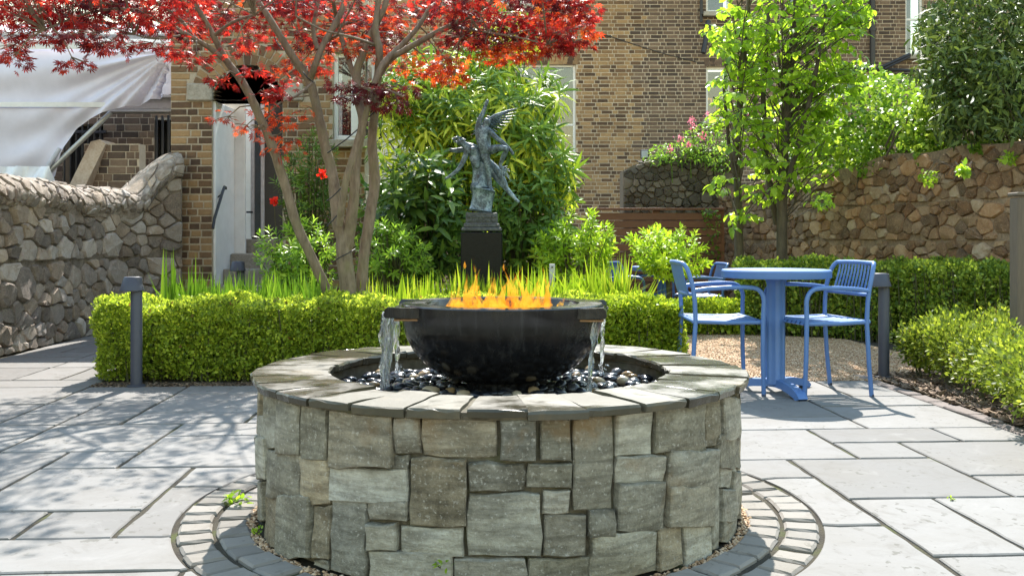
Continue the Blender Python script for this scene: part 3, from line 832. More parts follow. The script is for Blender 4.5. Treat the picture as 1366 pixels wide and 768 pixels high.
# ================================================================ brickwork
def brick_variants(name, L, H, D, n, rnd):
    out = []
    for k in range(n):
        m = MB(); j = lambda: rnd.uniform(-.003, .003)
        b = .004
        V = []
        for y, ins in ((.0, 0), (-D + .003, 0), (-D, b)):
            for x, z in ((-L / 2 + ins, -H / 2 + ins), (L / 2 - ins, -H / 2 + ins), (L / 2 - ins, H / 2 - ins), (-L / 2 + ins, H / 2 - ins)):
                V.append((x + j(), y + j() * .3, z + j() * .6))
        fs = [(8, 9, 10, 11)]
        for r_ in (0, 4):
            for q in range(4):
                q2 = (q + 1) % 4; fs.append((r_ + q, r_ + q2, r_ + 4 + q2, r_ + 4 + q))
        m.add(V, fs); out.append(m.mesh(name))
    return out
def brick_wall(root, o, u, W, H, openings, course, mats, prio, rnd, limit=300, joint=.011, thick=.24, proud=.008, arches=(), bl=.215):
    """o: lower left corner of the face (world), u: unit direction along the wall; the face looks along (u.y,-u.x)"""
    o = Vector(o); u = Vector(u).normalized(); nrm = Vector((u.y, -u.x, 0))
    def mp(s, t, d): return o + u * s + Vector((0, 0, t)) + nrm * d
    # mortar face with holes and reveals
    us = sorted({0, W} | {x for a in openings for x in a[:2]}); vs = sorted({0, H} | {x for a in openings for x in a[2:4]})
    us = [x for x in us if 0 <= x <= W]; vs = [x for x in vs if 0 <= x <= H]
    m = MB()
    hole = lambda s, t: any(a[0] < s < a[1] and a[2] < t < a[3] for a in openings)
    for a, b in zip(us, us[1:]):
        for c, d in zip(vs, vs[1:]):
            if hole((a + b) / 2, (c + d) / 2): continue
            m.add([mp(a, c, 0), mp(b, c, 0), mp(b, d, 0), mp(a, d, 0)], [(0, 1, 2, 3)])
            m.add([mp(a, c, -thick), mp(b, c, -thick), mp(b, d, -thick), mp(a, d, -thick)], [(3, 2, 1, 0)])
    for a, b, c, d in [q[:4] for q in openings] + [(0, W, 0, H)]:
        m.add([mp(a, c, 0), mp(a, d, 0), mp(a, d, -thick), mp(a, c, -thick)], [(0, 1, 2, 3)])
        m.add([mp(b, c, 0), mp(b, d, 0), mp(b, d, -thick), mp(b, c, -thick)], [(3, 2, 1, 0)])
        m.add([mp(a, d, 0), mp(b, d, 0), mp(b, d, -thick), mp(a, d, -thick)], [(0, 1, 2, 3)])
        m.add([mp(a, c, 0), mp(b, c, 0), mp(b, c, -thick), mp(a, c, -thick)], [(3, 2, 1, 0)])
    put("wall", m, mats[1], root)
    bh = course - joint
    S, Hd = bl, bl / 2 - .005
    svar = brick_variants("stretcher", S, bh, .02 + proud, 5, rnd); hvar = brick_variants("header", Hd, bh, .02 + proud, 4, rnd)
    lst = []
    row = 0; t = joint
    while t + bh < H:
        s = -(0.0 if row % 2 == 0 else .16) + rnd.uniform(-.02, .02); k = row % 2
        while s < W:
            L = S if k % 2 == 0 else Hd
            segs = [(max(s, .004), min(s + L, W - .004))]
            for a in openings:
                if a[2] - .012 < t + bh / 2 < a[3] + .012:
                    nx = []
                    for x0, x1 in segs:
                        if x1 <= a[0] or x0 >= a[1]: nx.append((x0, x1)); continue
                        if x0 < a[0] - .03: nx.append((x0, a[0] - .004))
                        if x1 > a[1] + .03: nx.append((a[1] + .004, x1))
                    segs = nx
            for x0, x1 in segs:
                if x1 - x0 < .03: continue
                if any((((x0 + x1) / 2 - ac[0]) ** 2 + (t + bh / 2 - ac[1]) ** 2) ** .5 < ac[2] and t + bh / 2 > ac[1] for ac in arches): continue
                lst.append(((x0 + x1) / 2, t + bh / 2, x1 - x0, L))
            s += L + joint; k += 1
        t += course; row += 1
    lst.sort(key=lambda b: prio(mp(b[0], b[1], 0)))
    rests = {}; ang = math.atan2(u.y, u.x)
    for i, (s, t, w, L) in enumerate(lst):
        d = rnd.uniform(-.003, .003)
        if i < limit:
            me = rnd.choice(svar if L == S else hvar)
            ob = bpy.data.objects.new("brick", me)
            mat = mats[0](mp(s, t, 0)) if callable(mats[0]) else mats[0]
            if not me.materials: me.materials.append(mat)
            if me.materials[0] != mat:
                me = me.copy(); me.materials[0] = mat; ob.data = me
            col.objects.link(ob); ob.parent = root
            ob.matrix_parent_inverse = Matrix.Translation(-root.location)
            ob.location = mp(s, t, d - .02); ob.rotation_euler = (0, rnd.uniform(-.006, .006), ang)
            ob.scale = (w / L * rnd.uniform(.985, 1.0), 1, rnd.uniform(.97, 1.03))
            if w < L * .97 : ob.scale.x = w / L
        else:
            mat = mats[0](mp(s, t, 0)) if callable(mats[0]) else mats[0]
            rest = rests.setdefault(mat.name, (mat, MB()))[1]; rest.tint = rnd.random()
            y0, y1 = .0, proud + d
            c = [mp(s - w / 2, t - bh / 2, -.005), mp(s + w / 2, t - bh / 2, -.005), mp(s + w / 2, t + bh / 2, -.005), mp(s - w / 2, t + bh / 2, -.005),
                 mp(s - w / 2, t - bh / 2, y1), mp(s + w / 2, t - bh / 2, y1), mp(s + w / 2, t + bh / 2, y1), mp(s - w / 2, t + bh / 2, y1)]
            rest.add(c, [(4, 5, 6, 7), (0, 1, 5, 4), (1, 2, 6, 5), (2, 3, 7, 6), (3, 0, 4, 7)])
    for mat, rest in rests.values():
        ob = put("outer_bricks", rest, mat, root); ob["kind"] = "stuff"
    return mp
def brick_piece(root, corners, nrm, mat, proud=.008):
    """one cut brick: four face corners, pushed out along nrm"""
    nrm = Vector(nrm); V = [Vector(c) - nrm * .01 for c in corners] + [Vector(c) + nrm * proud for c in corners]
    m = MB(); m.add(V, [(4, 5, 6, 7), (0, 1, 5, 4), (1, 2, 6, 5), (2, 3, 7, 6), (3, 0, 4, 7)])
    put("brick", m, mat, root)
def window(root, mp, a, b, c, d, lights=2, bars=1, depth=.09, frame=.045, blind=False, sill=True):
    """sash window in the opening a..b, c..d of a wall"""
    m = MB(); D = Vector(mp(0, 0, 1)) - Vector(mp(0, 0, 0)); u = Vector(mp(1, 0, 0)) - Vector(mp(0, 0, 0))
    rot = Matrix((u, -D, Vector((0, 0, 1)))).transposed()
    def bar(s0, s1, t0, t1, dep, th=.05, bv=.006): m.bbox(mp((s0 + s1) / 2, (t0 + t1) / 2, dep), (abs(s1 - s0), th, abs(t1 - t0)), bv, rot)
    bar(a, a + frame, c, d, -depth); bar(b - frame, b, c, d, -depth)
    bar(a + frame, b - frame, d - frame, d, -depth); bar(a + frame, b - frame, c, c + frame * 1.3, -depth)
    fr = put("window", m, M['white'], root)
    w = (b - a) / lights
    m = MB(); 
    for k in range(1, lights): bar(a + w * k - frame * .9, a + w * k + frame * .9, c + frame, d - frame, -depth + .012)
    for k in range(lights):
        s0 = a + w * k + (frame if k == 0 else frame * .9); s1 = a + w * (k + 1) - (frame if k == lights - 1 else frame * .9)
        for j in range(1, bars + 1):
            t = c + (d - c) * j / (bars + 1); bar(s0, s1, t - .02, t + .02, -depth - .012, .035)
    if m.v: put("sash", m, M['white'], fr)
    for k in range(lights):
        s0 = a + w * k + frame * .8; s1 = a + w * (k + 1) - frame * .8
        m = MB(); m.bbox(mp((s0 + s1) / 2, (c + d) / 2, -depth - .012), (s1 - s0, .006, d - c - frame), .001, rot); put("pane", m, M['glass'], fr)
    m = MB()
    if blind:      # gathered curtain behind the glass
        V = []
        for i in range(49):
            for t in (c, d): V.append(mp(a + (b - a) * i / 48, t, -depth - .12 + .03 * math.sin(i * 1.15) + .012 * math.sin(i * 2.9)))
        m.add(V, [(2 * i, 2 * i + 2, 2 * i + 3, 2 * i + 1) for i in range(48)])
    else: m.bbox(mp((a + b) / 2, (c + d) / 2, -depth - .5), (b - a, .01, d - c), .001, rot)
    put("curtain" if blind else "room", m, M['blind'] if blind else M['dark'], fr)
    if sill:
        m = MB(); m.bbox(mp((a + b) / 2, c - .045, .02), (b - a + .14, .20, .085), .008, rot); put("sill", m, M['sill'], fr)
    return fr
def flat_arch(root, mp, a, b, d, mat, nrm, h=.16, n=11):
    for k in range(n):
        s0 = a + (b - a) * k / n + .005; s1 = a + (b - a) * (k + 1) / n - .005
        sp0 = (s0 - (a + b) / 2) * .10; sp1 = (s1 - (a + b) / 2) * .10
        brick_piece(root, [mp(s0, d + .004, 0), mp(s1, d + .004, 0), mp(s1 + sp1, d + h, 0), mp(s0 + sp0, d + h, 0)], nrm, mat)

# --- the main house across the back
rnd = random.Random(31)
HX0, HX1, HY = -3.3, 9.4, 18.0
house = thing("brick_house", (1.5, HY, 0), "tall yellow and brown stock brick house closing the back of the garden", "house")
hx = lambda px: (px - 683) * HY / 1285 - HX0
hz = lambda py: CAM_H - (py - 317) * HY / 1285
OPN = [(hx(692), hx(768), hz(246), hz(86)), (hx(942), hx(974), hz(160), hz(89)), (hx(942), hx(974), hz(17), 5.72), (hx(1104), hx(1128), hz(128), hz(84)), (hx(1208), hx(1232), hz(74), 5.72), (hx(664), hx(728), hz(8), 5.72), (hx(1050), hx(1066), hz(10), 5.72)]
mp_h = brick_wall(house, (HX0, HY, 0), (1, 0, 0), HX1 - HX0, 5.85, OPN, .0705,
    (lambda p: M['brick'] if p.x < 2.37 + .12 * math.sin(p.z * 9) else M['brick_grey'], M['mortar_grey']),
    lambda p: abs(p.x - 2.2) * .62 + abs(p.z - 4.0), rnd, joint=.015, bl=.19)
o = OPN[0]; window(house, mp_h, *o, lights=2, bars=1, blind=True)
flat_arch(house, mp_h, o[0] - .04, o[1] + .04, o[3], M['brick'], (0, -1, 0))
o = OPN[1]; f2 = window(house, mp_h, *o, lights=1, bars=0)
flat_arch(house, mp_h, o[0] - .03, o[1] + .03, o[3], M['brick_grey'], (0, -1, 0), n=5)
o = OPN[2]; window(house, mp_h, *o, lights=1, bars=0)
o = OPN[3]; window(house, mp_h, *o, lights=1, bars=1, blind=True)
o = OPN[4]; window(house, mp_h, *o, lights=1, bars=1)
o = OPN[5]; window(house, mp_h, *o, lights=2, bars=0, blind=True)
o = OPN[6]; window(house, mp_h, *o, lights=1, bars=0, blind=True)
m = MB(); m.bbox((HX0 + (HX1 - HX0) / 2, HY + .05, 5.9), (HX1 - HX0 + .1, .45, .09), .01); put("parapet_coping", m, M['sill'], house)
m = MB()
for k in range(7):
    a = rnd.uniform(0, 6.28)
    m.lathe([(0, -.016), (.015, -.006), (.016, .006), (.006, .02), (0, .024)], (P(950, 134, HY).x + .05 * math.cos(a), HY + .3, P(950, 134, HY).z + .07 * math.sin(a * 1.7)), 8)
tag(put("wall_lamp", m, M['lamp']), "cluster of glowing orange bulbs seen through the narrow lower window", "lamp")
m = MB()       # rain pipes
m.tube([P(1164, -40, HY - .1), P(1164, 92, HY - .1)], .05, 10); m.lathe([(.065, -.03), (.065, .03)], P(1164, 40, HY - .1), 12)
put("drainpipe", m, M['black'], house, smooth=40)
m = MB(); m.tube([P(1130, 91, HY - .14), P(1164, 92, HY - .14), P(1250, 96, HY - .14)], .03, 8); m.tube([P(1176, 90, HY - .12), P(1214, 73, HY - .12)], .035, 8); m.tube([P(1180, 92, HY - .2), P(1214, 76, HY - .2)], .02, 8)
put("waste_pipe", m, M['black'], house, smooth=40)
m = MB()      # iron bracket beside the upper window
m.tube([P(935.5, -20, HY - .06), P(935.5, 30, HY - .06)], .03, 6); m.bbox(P(940, 18, HY - .07), (.15, .05, .05)); m.tube([P(945, 28, HY - .08), P(941, 55, HY - .16), P(938, 71, HY - .2)], [.05, .045, .05], 8)
put("iron_bracket", m, M['black'], house, smooth=40)
m = MB(); pts = [P(800, 44, HY - .02), P(830, 54, HY - .02), P(860, 64, HY - .02), P(890, 73, HY - .02), P(930, 83, HY - .02)]; m.tube(pts, .008, 5)
put("wall_cable", m, M['black'], house)
# floodlight on the wall end
fl = thing("floodlight", P(860, 213, 12.9), "small black floodlight on a bracket where the dark wall meets the brick", "floodlight")
m = MB(); m.bbox(P(860, 206, 12.9), (.115, .05, .125), .012); put("lamp_housing", m, M['black'], fl)
m = MB(); m.bbox(P(860, 206, 12.87), (.085, .01, .09), .002); put("lens", m, M['pale_metal'], fl)
m = MB(); m.tube([P(860, 210, 12.93), P(858, 217, 12.98), P(852, 216, 14.4), P(848, 214, HY - .01)], .014, 6); put("bracket", m, M['black'], fl)

# --- the brick porch with the arched entrance
rnd = random.Random(41)
porch = thing("brick_porch", (-2.7, 10.6, 0), "yellow brick porch with a round arched doorway and white inner walls", "porch")
PY = 10.6
PX0 = P(228, 0, PY).x; PX1 = -1.62
pu = lambda px: (px - 683) * PY / 1285 - PX0
pz = lambda py: CAM_H - (py - 317) * PY / 1285
a0, a1 = pu(283), pu(377); spring = pz(134); ar = (a1 - a0) / 2; ac = (a0 + a1) / 2
ops = [(a0, a1, -.1, spring), (pu(444), pu(500), pz(187), pz(70))]
# arch opening approximated by stepped holes above the springing
steps = 9
for k in range(steps):
    z0 = spring + ar * k / steps; z1 = spring + ar * (k + 1) / steps
    hw = math.sqrt(max(0, ar ** 2 - (z1 - spring) ** 2)) if k < steps - 1 else ar * .3
    hw = math.sqrt(max(0.0, ar ** 2 - ((z0 + z1) / 2 - spring) ** 2))
    ops.append((ac - hw, ac + hw, z0, z1))
PH = 3.72
mp_p = brick_wall(porch, (PX0, PY, 0), (1, 0, 0), PX1 - PX0, PH, ops, .0785, (M['brick'], M['mortar']), lambda p: abs(p.x + 3.5) + abs(p.z - 1.6) * .3, rnd, joint=.017, thick=.30, arches=((ac, spring, ar + .25),))
NA = 17
for ring, (q0, q1) in enumerate(((ar + .004, ar + .115), (ar + .125, ar + .235))):
    for k in range(NA + ring * 4):
        nn = NA + ring * 4
        t0 = math.pi * k / nn + .018; t1 = math.pi * (k + 1) / nn - .018
        brick_piece(porch, [mp_p(ac + r_ * math.cos(t), spring + r_ * math.sin(t), 0) for r_, t in ((q0, t0), (q1, t0), (q1, t1), (q0, t1))], (0, -1, 0), M['brick'], .010)
for s0, s1 in ((pu(250), pu(284)), (pu(376), pu(405))):
    m = MB(); m.bbox(mp_p((s0 + s1) / 2, (pz(135) + pz(112)) / 2, .0), (s1 - s0, .08, pz(112) - pz(135)), .012); put("springer_stone", m, M['sill'], porch)
# brick return of the pier and the side of the porch
brick_side = [(PX1, PY), (PX1, HY)]
m = MB(); m.bbox((PX1 - .12, PY + .52, PH / 2), (.24, .4, PH), .01); put("side_wall", m, M['brick'], porch)
m = MB(); m.bbox(((PX0 + PX1) / 2, PY + .12, PH + .04), (PX1 - PX0 + .08, .42, .08), .01); put("coping", m, M['sill'], porch)
# white lined lobby with the door at its back
lx0 = PX0 + a0; lx1 = PX0 + a1; DY = PY + 1.15
m = MB(); m.bbox((lx0 + .012, PY + .62, (mp_p(0, spring, 0).z) / 2), (.03, 1.16, mp_p(0, spring, 0).z), .004); m.bbox((lx0 + .02, DY - .36, 1.45), (.26, .06, 2.9), .004)
put("lobby_wall", m, M['render'], porch)
m = MB(); m.bbox(((lx0 + lx1) / 2 + .5, DY + .4, 1.5), (2.6, .06, 3.0), .004)
put("lobby_shell", m, M['render'], porch)
dr = MB(); dx0 = P(336, 0, DY - .1).x; dx1 = dx0 + .42
dr.bbox(((dx0 + dx1) / 2, DY - .1, 1.98), (dx1 - dx0, .05, 2.1), .008)
door = put("door", dr, M['black'], porch)
m = MB()
for k in range(2): m.bbox((dx0 + .02 + k * .12, DY - .135, 1.98), (.045, .03, 2.05), .005)
put("door_frame", m, M['pale_metal'], door)
m = MB(); m.bbox((dx0 + .075, DY - .13, 1.98), (.07, .012, 1.9), .002); put("pane", m, M['glass'], door)
m = MB(); m.tube([(dx0 - .05, DY - .16, 1.25), (dx0 + .03, DY - .19, 1.25)], .012, 6); put("handle", m, M['black'], door)
for k, (z, y) in enumerate(((.25, PY - .25), (.42, PY + .02), (.59, PY + .30), (.76, PY + .58), (.93, PY + .86))):
    m = MB(); m.bbox(((lx0 + lx1) / 2, y + .4, z / 2), (lx1 - lx0 - .06, .8, z), .012); put("step", m, M['step'], porch)
hr = thing("handrail", (lx0 + .08, PY + .2, .6), "thin black iron handrail beside the porch steps", "handrail")
m = MB(); m.tube([P(284, 305, 10.38), P(286, 292, 10.42), P(297, 256, 10.72), P(299.5, 249, 10.80), P(301, 250, 10.82), P(301, 253, 10.82)], .016, 6); put("rail", m, M['black'], hr, smooth=40)
m = MB(); m.tube([P(296, 259, 10.70), (lx0 + .01, 10.72, P(296, 262, 10.7).z - .02)], .009, 5); put("rail_bracket", m, M['black'], hr)
window(porch, mp_p, *ops[1], lights=2, bars=1, blind=False)
flat_arch(porch, mp_p, ops[1][0] - .03, ops[1][1] + .03, ops[1][3], M['brick'], (0, -1, 0))

# --- left: works next door, sheeted over
rnd = random.Random(51)
nb = thing("brick_house", (-6, 12.7, 0), "neighbouring brick house behind the white sheeting, mostly hidden", "house")
NX0 = -9.5; NY = 12.7
nu = lambda px: (px - 683) * NY / 1285 - NX0
nz = lambda py: CAM_H - (py - 317) * NY / 1285
nops = [(nu(206), nu(228), 0, nz(160)), (nu(84), nu(138), 0, nz(166))]
mp_n = brick_wall(nb, (NX0, NY, 0), (1, 0, 0), -3.55 - NX0, 3.6, nops, .09, (M['brick_grey'], M['mortar_grey']), lambda p: abs(p.x + 5.2) + abs(p.z - 1.7) * .4, rnd, limit=200)
m = MB(); m.bbox((P(217, 0, NY).x, NY + .2, 1.2), (.45, .05, 2.8), .004); m.bbox((P(110, 0, NY).x, NY + .3, 1.2), (.9, .05, 2.8), .004); put("dark_doorway", m, M['dark'], nb)
m = MB()
for k in range(3): m.bbox((P(209 + 8 * k, 0, NY).x, NY - .02 + .03, 1.25), (.03, .05, 2.6), .004)
put("door_frame", m, M['black'], nb)
m = MB()
for k in range(7): m.tube([P(86 + k * 8, 260, NY - .05), P(86 + k * 8, 166, NY - .05)], .012, 6)
m.bbox(P(110, 176, NY - .05), (.62, .03, .04)); put("railing", m, M['black'], nb)
m = MB(); m.bbox((P(188, 0, 12.2).x, 12.2, P(0, 139, 12.2).z), (1.5, .12, .15), .006); m.bbox((P(188, 0, 12.2).x, 12.14, P(0, 150, 12.2).z), (1.5, .2, .03), .004); m.bbox((P(188, 0, 12.2).x, 12.14, P(0, 131, 12.2).z), (1.5, .2, .03), .004)
put("steel_beam", m, M['beam'], nb)
m = MB(); m.bbox((-6.6, 12.35, P(0, 52, 12.3).z), (6.2, .3, .14), .01); put("gutter_board", m, M['white'], nb)
m = MB(); V = [(-9.5, 12.2, P(0, 46, 12.2).z), (-3.6, 12.2, P(0, 46, 12.2).z), (-3.6, 15, P(0, 46, 12.2).z + .75), (-9.5, 15, P(0, 46, 12.2).z + .75)]
m.add(V + [(x, y, z - .06) for x, y, z in V], [(0, 1, 2, 3), (7, 6, 5, 4), (0, 4, 5, 1), (1, 5, 6, 2), (2, 6, 7, 3), (3, 7, 4, 0)]); put("roof", m, M['roof'], nb)
# stair parapet with a sloping stone coping
sp = thing("stair_parapet", P(160, 260, 11.8), "low brick stair parapet with sloping stone coping, beneath the white sheeting", "parapet wall")
A, B = P(100, 262, 11.7), P(134, 189, 11.9); C_, D_ = P(86, 262, 11.7), P(124, 189, 11.9)
mpx0 = P(112, 0, 11.8).x
mp_s = brick_wall(sp, (mpx0, 11.8, .55), (1, 0, 0), P(186, 0, 11.8).x - mpx0, P(0, 192, 11.8).z - .55, [], .09, (M['brick_grey'], M['mortar_grey']), lambda p: -p.z, rnd, limit=90, thick=.2)
m = MB(); d = (B - A); 
V = [P(82, 268, 11.55), P(104, 268, 11.55), P(141, 192, 11.75), P(133, 186, 11.75), P(121, 189, 11.75)]
m.add(V + [v + Vector((0, .42, 0)) for v in V], [(0, 1, 2, 3, 4), (9, 8, 7, 6, 5)] + [(k, 5 + k, 5 + (k + 1) % 5, (k + 1) % 5) for k in range(5)])
put("coping", m, stone_mat("sandstone_coping", [(.3, (.40, .29, .20)), (.7, (.52, .41, .31))], 10, .85, .3, .05), sp)
# white sheeting hanging over the works
sh = thing("white_sheeting", P(110, 240, 11.4), "large white builders sheeting draped over the works next door", "sheet")
def sheet_bottom(px):
    for (x0, y0), (x1, y1) in zip(((-400, 252), (58, 248), (72, 236), (84, 200), (100, 172), (120, 159), (150, 147), (190, 138)), ((58, 248), (72, 236), (84, 200), (100, 172), (120, 159), (150, 147), (190, 138), (229, 124))):
        if x0 <= px <= x1: return y0 + (y1 - y0) * (px - x0) / (x1 - x0)
    return 124
nx, ny = 150, 60; V = []
for i in range(nx + 1):
    px = -260 + (229 + 260) * i / nx
    yb = sheet_bottom(px)
    for j in range(ny + 1):
        t = j / ny; py = 60 + (yb - 60) * t
        fold = .0
        dx = (px - 229) / 100.0; dy = (py - 70) / 100.0
        a = math.atan2(dy, -dx)
        amp = .055 * math.exp(-((px - 190) / 75.0) ** 2) * t + .022 * t
        fold = amp * (math.sin(a * 16 + 2 * math.sin(a * 5)) + .5 * math.sin(a * 37 + px * .02)) + .03 * math.sin(px * .018 + py * .03) * t + .02 * math.sin(py * .11 + px * .013)
        V.append(P(px, py, 11.45 + .12 * t) + Vector((0, fold, 0)))
fs = [(i * (ny + 1) + j, i * (ny + 1) + j + 1, (i + 1) * (ny + 1) + j + 1, (i + 1) * (ny + 1) + j) for i in range(nx) for j in range(ny)]
m = MB(); m.add(V, fs); put("canopy_sheet", m, M['tarp'], sh, smooth=80)
m = MB()
for (y0, y1) in ((58, 66), (136.5, 143)):
    V = []
    for i in range(61):
        px = -260 + (228 if y0 < 100 else 140) / 60 * i + 260 * i / 60 
        for py in (y0, y1):
            t = (py - 60) / (sheet_bottom(min(px, 229)) - 60)
            V.append(P(px, py, 11.40 + .12 * t) + Vector((0, .03 * math.sin(px * .018 + py * .03) * t, 0)))
    m.add(V, [(2 * i, 2 * i + 1, 2 * i + 3, 2 * i + 2) for i in range(60)])
put("hem_band", m, M['tarp_band'], sh)
V = []
for i in range(41):
    px = -40 + 110 * i / 40
    for j in range(13):
        t = j / 12; py = 222 + 30 * t + 6 * math.sin(px * .11) * t
        V.append(P(px, py, 11.25 - .1 * t) + Vector((0, .05 * math.sin(px * .16 + 4 * t) + .03 * math.sin(px * .43 + t * 5), 0)))
m = MB(); m.add(V, [(i * 13 + j, i * 13 + j + 1, (i + 1) * 13 + j + 1, (i + 1) * 13 + j) for i in range(40) for j in range(12)])
put("gathered_edge", m, M['tarp_band'], sh, smooth=80)
pl = thing("scaffold_pole", P(68, 224, 11.5), "grey metal pole propping up the edge of the white sheeting", "pole")
m = MB(); m.tube([P(66, 228, 11.55), P(148, 150, 11.7)], .03, 10); put("tube", m, M['steel'], pl, smooth=40)
m = MB(); m.tube([P(60, 228, 11.5), P(80, 198, 11.55)], .028, 10); put("foot_tube", m, M['pale_metal'], pl, smooth=40)

# --- timber fence of horizontal boards
fe = thing("timber_fence", P(880, 350, 12.1), "dark red stained horizontal board fence below the dark rubble wall", "fence")
fx0, fx1 = P(790, 0, 12.1).x, P(962, 0, 12.1).x; z = -.1
while z < P(0, 281, 12.1).z - .04:
    m = MB(); m.bbox(((fx0 + fx1) / 2, 12.1, z + .048), (fx1 - fx0, .022, .088), .004); put("board", m, M['fence'], fe); z += .097
m = MB(); m.bbox(((fx0 + fx1) / 2, 12.1, P(0, 279, 12.1).z), (fx1 - fx0 + .06, .07, .03), .004); put("top_rail", m, M['fence'], fe)
for x in (fx0, (fx0 + fx1) / 2, fx1):
    m = MB(); m.bbox((x, 12.16, .6), (.09, .09, 1.45), .006); put("fence_post", m, M['fence'], fe)
# weathered timber post at the right edge
m = MB(); m.bbox((P(1364, 0, 5.7).x, 5.7, P(0, 264, 5.7).z / 2), (.105, .105, P(0, 264, 5.7).z), .008); m.bbox((P(1364, 0, 5.7).x, 5.7, P(0, 262, 5.7).z + .012), (.12, .12, .022), .006)
tag(put("timber_post", m, M['post']), "tall grey weathered square timber post rising from the bushes by the hedge", "post")

# ================================================================ FOUNTAIN
rnd = random.Random(61)
D0 = FC.y; RC = .852; RW = .822; CT = .487   # coping radius, wall face radius, coping top
ft = thing("stone_fountain", (FC.x, FC.y, 0), "round grey stone fountain wall with flagstone rim in the middle of the paving", "fountain")
def ray_cyl(px, py, r):
    dx = (px - 683) / 1285.0
    a = dx * dx + 1; b = -2 * (dx * FC.x + D0); c = FC.x ** 2 + D0 ** 2 - r * r
    disc = b * b - 4 * a * c
    Y = (-b - math.sqrt(max(disc, 0))) / (2 * a)
    return math.atan2(dx * Y - FC.x, D0 - Y), CAM_H - (py - 317) * Y / 1285.0
def cyl(s, t, d):     # s arc length at RW from the point nearest the camera
    th = s / RW; r = RW + d - .018
    return (FC.x + r * math.sin(th), FC.y - r * math.cos(th), t)
ZA = lambda x0, y0, x1, y1: (330 + x0 / 3.0957, 520 + y0 / 3.0957, 330 + x1 / 3.0957, 520 + y1 / 3.0957)
ZB = lambda x0, y0, x1, y1: (550 + x0 / 3.3696, 540 + y0 / 3.3696, 550 + x1 / 3.3696, 540 + y1 / 3.3696)
ZC = lambda x0, y0, x1, y1: (770 + x0 / 3.0957, 520 + y0 / 3.0957, 770 + x1 / 3.0957, 520 + y1 / 3.0957)
RECT = [ZA(62, 30, 115, 125), ZA(32, 105, 116, 238), ZA(118, 60, 218, 268), ZA(220, 78, 330, 292), ZA(330, 98, 602, 322), ZA(603, 115, 716, 268), ZA(592, 268, 662, 330),
 ZA(30, 195, 74, 372), ZA(75, 245, 216, 448), ZA(214, 270, 335, 472), ZA(328, 320, 660, 462), ZA(28, 372, 62, 540), ZA(60, 395, 128, 655), ZA(126, 432, 262, 692), ZA(262, 478, 336, 702), ZA(338, 440, 490, 790),
 ZA(490, 455, 660, 545), ZA(490, 547, 617, 668), ZA(497, 664, 850, 800), ZA(262, 704, 336, 800),
 ZB(42, 68, 385, 238), ZB(388, 88, 560, 258), ZB(572, 86, 720, 256), ZB(-20, 236, 246, 545), ZB(252, 260, 512, 395), ZB(513, 258, 718, 378), ZB(244, 396, 580, 685), ZB(583, 379, 715, 495), ZB(588, 492, 785, 682), ZB(-66, 546, 236, 685), ZB(182, 682, 512, 800), ZB(514, 686, 808, 800),
 ZB(722, 86, 916, 480), ZC(165, 112, 325, 278), ZC(328, 95, 535, 264), ZC(535, 70, 605, 238), ZC(605, 36, 668, 205), ZC(668, 0, 690, 165), ZC(166, 270, 373, 388), ZC(377, 242, 577, 418), ZC(579, 178, 678, 325), ZC(163, 380, 373, 585), ZC(376, 395, 568, 568),
 ZC(605, 288, 662, 408), ZC(605, 406, 642, 545), ZC(642, 330, 690, 520), ZC(568, 330, 604, 668), ZC(606, 520, 690, 630), ZC(45, 494, 158, 605), ZC(56, 582, 340, 800), ZC(340, 565, 445, 800), ZC(447, 530, 562, 740)]
cells = []
for x0, y0, x1, y1 in RECT:
    q = []
    for x, y in ((x0, y1), (x1, y1), (x1, y0), (x0, y0)):
        th, z = ray_cyl(x, y, RW)
        if y > 765: z = 0.0
        q.append([th * RW, min(z, CT - .026)])
    for k in (2, 3):      # top row closes under the rim
        if q[k][1] > CT - .075: q[k][1] = CT - .028
    cells.append(q)
covL = min(p[0] for q in cells for p in q); covR = max(p[0] for q in cells for p in q)
